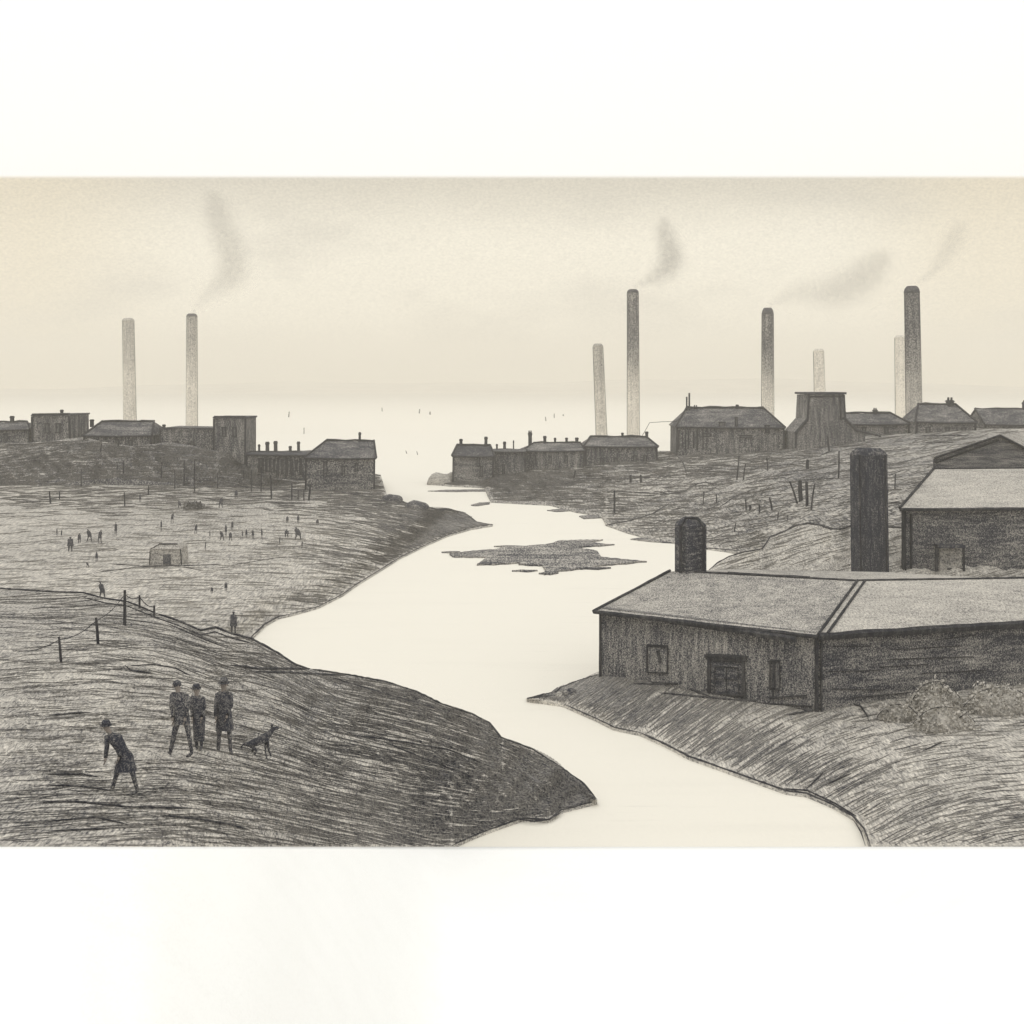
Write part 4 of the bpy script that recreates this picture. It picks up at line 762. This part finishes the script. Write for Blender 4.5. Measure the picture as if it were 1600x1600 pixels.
person('person in dark jacket right in the group, hand on hip', 351, 1179, 119, A, pose(lean=(-.02, 0), stride=.06, armL=.02, armR=-.10, face=(.4, -.9, 0)), coat_len=.7, coat_flare=1.1)

# small dark dog, neck raised to the right
bd = A.S(405, 1186); s_ = 52 * bd.y / F / .75
dj = [((0, 0, .42), .085), ((-.14, 0, .37), .08), ((-.25, 0, .33), .06), ((-.36, 0, .34), .02), ((-.42, 0, .24), .012),
      ((.14, 0, .50), .09), ((.24, 0, .58), .06), ((.32, 0, .69), .055), ((.42, 0, .70), .03), ((.46, 0, .69), .02),
      ((-.17, .06, .30), .045), ((-.13, .06, .22), .035), ((-.20, .06, .11), .018), ((-.18, .06, .02), .02),
      ((-.17, -.06, .30), .045), ((-.05, -.06, .22), .035), ((-.09, -.06, .11), .018), ((-.06, -.06, .02), .02),
      ((.18, .06, .40), .035), ((.19, .06, .22), .022), ((.23, .06, .12), .017), ((.26, .06, .04), .018),
      ((.16, -.06, .40), .035), ((.15, -.06, .22), .022), ((.16, -.06, .11), .017), ((.19, -.06, .02), .018)]
de = [(0, 1), (1, 2), (2, 3), (3, 4), (0, 5), (5, 6), (6, 7), (7, 8), (8, 9), (1, 10), (10, 11), (11, 12), (12, 13), (1, 14), (14, 15), (15, 16), (16, 17), (5, 18), (18, 19), (19, 20), (20, 21), (5, 22), (22, 23), (23, 24), (24, 25)]
me = skin_mesh(dj, de, 1); q = MB(); q.v = [tuple(Vector(v.co) * s_) for v in me.vertices]; q.f = [tuple(p.vertices) for p in me.polygons]
for sy in (-1, 1): q.tube([Vector((.30, sy * .035, .73)) * s_, Vector((.27, sy * .05, .78)) * s_, Vector((.28, sy * .055, .71)) * s_], [.022 * s_, .018 * s_, .008 * s_], 5)
o = q.build('dog', COAT, smooth=True); o.location = bd; tag(o, 'small dark dog on thin legs with raised head beside the group', 'dog')

# small figures scattered over the left field: three poses, copied
def small_fig(J, nm='person', coat=True):
    root = empty(nm, (0, 0, 0)); q = body(J, hands=False); q.build('body', COAT, root, smooth=True)
    c_ = MB(); pl, n0 = Vector(J['pelvis']), Vector(J['neck0']); n = 10; vs = []
    for cc_, r in ((pl - Vector((0, 0, .28)), .24), (pl, .2), (Vector(J['chest']), .2), (n0, .09)):
        for k_ in range(n): th = 2 * math.pi * k_ / n; vs.append(cc_ + Vector((math.cos(th) * r, math.sin(th) * r * .8, 0)))
    c_.add(vs, [(i * n + k_, i * n + (k_ + 1) % n, (i + 1) * n + (k_ + 1) % n, (i + 1) * n + k_) for i in range(3) for k_ in range(n)]); c_.build('coat', COAT, root, smooth=True)
    return root
protos = [small_fig(pose(stride=.02)), small_fig(pose(lean=(-.15, 0), stride=.16, face=(-1, 0, 0))), small_fig(pose(lean=(.12, 0), stride=.12, face=(1, 0, 0)))]
used = [False] * 3
figs = [(110, 838, 862, 0, 1.3, 'largest dark figure standing left in the field row'), (124, 833, 849, 0, 1.1, 'shorter figure beside the largest in the field row'), (140, 826, 847, 1, 1, 'figure leaning left, third in the field row'), (156, 827, 849, 2, .8, 'thin striding figure, fourth in the field row'),
        (181, 815, 838, 0, .6, 'very thin figure upright right of the field row'), (151, 862, 878, 0, .8, 'small figure alone below the field row'), (219, 771, 785, 0, .8, 'small figure high in the field above the hut'), (281, 782, 795, 1, 1.2, 'dark figure left of the bramble heap'),
        (269, 801, 817, 2, .8, 'bent figure below the bramble heap'), (252, 812, 830, 0, .45, 'thin figure above the brick hut'), (306, 818, 835, 2, .7, 'thin figure right above the brick hut, walking'), (345, 776, 794, 2, 1, 'figure walking right of the bramble heap'),
        (369, 765, 779, 0, 1.2, 'stout dark figure under the works wall'), (347, 829, 845, 1, 1, 'left figure of the close knot in mid field'), (353, 819, 838, 0, .6, 'thin figure at the back of the knot in mid field'), (360, 831, 845, 0, 1.2, 'stout figure at the front of the knot in mid field'),
        (363, 814, 829, 0, .8, 'figure standing above the knot in mid field'), (385, 826, 841, 0, .7, 'first of three upright figures right of the knot'), (395, 827, 842, 0, .8, 'middle of three upright figures right of the knot'), (409, 825, 842, 0, .5, 'thinnest of three upright figures right of the knot'),
        (448, 827, 839, 0, 1.8, 'round squat figure right in mid field'), (466, 823, 844, 1, 1.3, 'tall dark figure beside the round squat one'), (449, 806, 817, 0, 1.2, 'small dark figure, left of two below the boarded shed'), (466, 805, 817, 0, 1.1, 'small dark figure, right of two below the boarded shed'),
        (496, 811, 820, 0, 1.6, 'tiny round figure alone towards the spit'), (321, 846, 861, 0, .4, 'faint thin figure right of the brick hut'), (331, 917, 927, 0, 1.3, 'tiny dark figure low in the field, left of its taller neighbour'), (353, 909, 924, 0, 1.0, 'small figure low in the field beyond the near hill'),
        (160, 905, 934, 1, .9, 'walker half seen over the crest left of the fence'), (365, 951, 990, 0, .9, 'person standing at the crest of the near hill by the inlet'), (89, 825, 838, 0, .5, 'faint thin figure near the left edge, left of a fainter pair'), (96, 827, 841, 2, .5, 'faint thin figure left of the largest dark one'), (328, 829, 842, 0, .4, 'faint thin figure left of the close knot'), (379, 828, 842, 0, .4, 'faint thin figure between the knot and the three upright ones'),
        (437, 838, 852, 0, .35, 'faint thin figure under the round squat one'), (320, 846, 0, 0, 0, None), (472, 845, 858, 2, .5, 'faint figure trailing behind the tall dark one'), (137, 878, 886, 1, 1.3, 'tiny bent figure lower left below the field row')]
for x, yt, yb_, k_, fat, lab in figs:
    if not lab: continue
    b_ = B.S(x, yb_ + (3 if yb_ > 930 else 0)); hh = (yb_ - yt) * b_.y / F / 1.72
    o = protos[k_] if not used[k_] else copy_tree(protos[k_]); used[k_] = True
    o.location = b_; o.scale = (hh * fat * 1.25, hh * fat, hh); tag(o, lab, 'person', 'small figures scattered over the left field')

# ------------------------------------------------------------------ smoke and haze
def volmat(name, col, dens, noisy=None, ani=0):
    m = bpy.data.materials.new(name); m.use_nodes = True; t = m.node_tree; t.nodes.clear()
    out = N(t, 'ShaderNodeOutputMaterial'); v = N(t, 'ShaderNodeVolumePrincipled'); v.inputs['Color'].default_value = (*col, 1); v.inputs['Density'].default_value = dens; v.inputs['Anisotropy'].default_value = ani
    if noisy:
        g = N(t, 'ShaderNodeNewGeometry'); n_ = noise(t, g.outputs['Position'], noisy, 3, .55); t.links.new(math_node(t, 'MULTIPLY', ramp(t, n_, .34, .68), dens), v.inputs['Density'])
    t.links.new(v.outputs[0], out.inputs['Volume']); return m
def plume(label, pts, Y, dens, col=(.40, .385, .36)):
    q = MB(); path = []; rad = []; L = []
    for (a, b_, r), (c_, d, r2) in zip(pts, pts[1:]):
        for k_ in range(6): L.append((a + (c_ - a) * k_ / 6, b_ + (d - b_) * k_ / 6, r + (r2 - r) * k_ / 6))
    L.append(pts[-1])
    for x, y, r in L: path.append(P(x, y, Y)); rad.append(r * 1.25 * Y / F)
    o0_ = path[0].copy(); bm = bmesh.new()
    for p, r in zip(path, rad):
        for i in range(16):
            for j in (-.8, 0, .8): th = 2 * math.pi * i / 16; cj = math.sqrt(1 - j * j); bm.verts.new((p.x - o0_.x + r * math.cos(th) * cj, p.y - o0_.y + r * j, p.z - o0_.z + r * math.sin(th) * cj))
    hull = bmesh.ops.convex_hull(bm, input=bm.verts[:]); bmesh.ops.delete(bm, geom=list({e for e in hull['geom_interior'] + hull['geom_unused'] if isinstance(e, bmesh.types.BMVert)}), context='VERTS')
    bmesh.ops.recalc_face_normals(bm, faces=bm.faces[:]); bm.verts.index_update(); q.v = [tuple(v.co) for v in bm.verts]; q.f = [tuple(v.index for v in f.verts) for f in bm.faces]; bm.free()
    m = bpy.data.materials.new('coal_smoke'); m.use_nodes = True; t = m.node_tree; t.nodes.clear()
    out = N(t, 'ShaderNodeOutputMaterial'); v = N(t, 'ShaderNodeVolumePrincipled'); v.inputs['Color'].default_value = (*col, 1)
    g = N(t, 'ShaderNodeNewGeometry'); tot = None
    blobs = [L[i] for i in range(1, len(L), 3)]
    for x, y, r in blobs:          # the density is a chain of soft puffs in the smoke's own space
        d = N(t, 'ShaderNodeVectorMath', operation='DISTANCE'); t.links.new(g.outputs['Position'], d.inputs[0]); d.inputs[1].default_value = P(x, y, Y)
        k_ = math_node(t, 'SUBTRACT', 1.0, ramp(t, d.outputs['Value'], 0, r * 1.25 * Y / F)); k_ = math_node(t, 'MULTIPLY', k_, 26.0 / max(r, 4)) if r < 26 else k_
        tot = k_ if tot is None else math_node(t, 'ADD', tot, k_)
    n_ = noise(t, g.outputs['Position'], 3.2 / (24 * Y / F), 4, .6)
    t.links.new(math_node(t, 'MULTIPLY', math_node(t, 'MULTIPLY', tot, ramp(t, n_, .25, .75)), dens), v.inputs['Density']); t.links.new(v.outputs[0], out.inputs['Volume'])
    o = q.build('smoke', m, smooth=True); o.location = o0_; return tag(o, label, 'smoke')
plume('grey smoke drifting right and up from the second chimney from the left', [(301, 489, 3), (312, 470, 9), (340, 448, 24), (368, 425, 32), (360, 390, 34), (345, 350, 34), (335, 320, 26), (332, 300, 10)], 420, .055)
plume('dark smoke wedge blown right of the tallest middle chimney', [(991, 450, 3), (1008, 440, 9), (1035, 428, 24), (1052, 408, 28), (1045, 385, 26), (1038, 362, 20), (1036, 340, 8)], 320, .10)
plume('broad faint smoke trailing right from the chimney behind the mill', [(1201, 479, 3), (1222, 465, 14), (1255, 455, 26), (1300, 460, 36), (1340, 440, 40), (1370, 415, 34), (1385, 395, 10)], 300, .055)
plume('thin wisp of smoke curling off the thickest chimney', [(1427, 445, 2), (1440, 438, 6), (1458, 425, 12), (1475, 400, 20), (1492, 372, 24), (1505, 345, 12)], 250, .07)
HAZE = volmat('haze_air', (.93, .885, .79), .0007)
q = MB(); q.box((0, 1680, 59), (6400, 3500, 122)); tag(q.build('haze', HAZE), 'thin smoky haze filling the air over the river and the works', 'haze', kind='stuff')
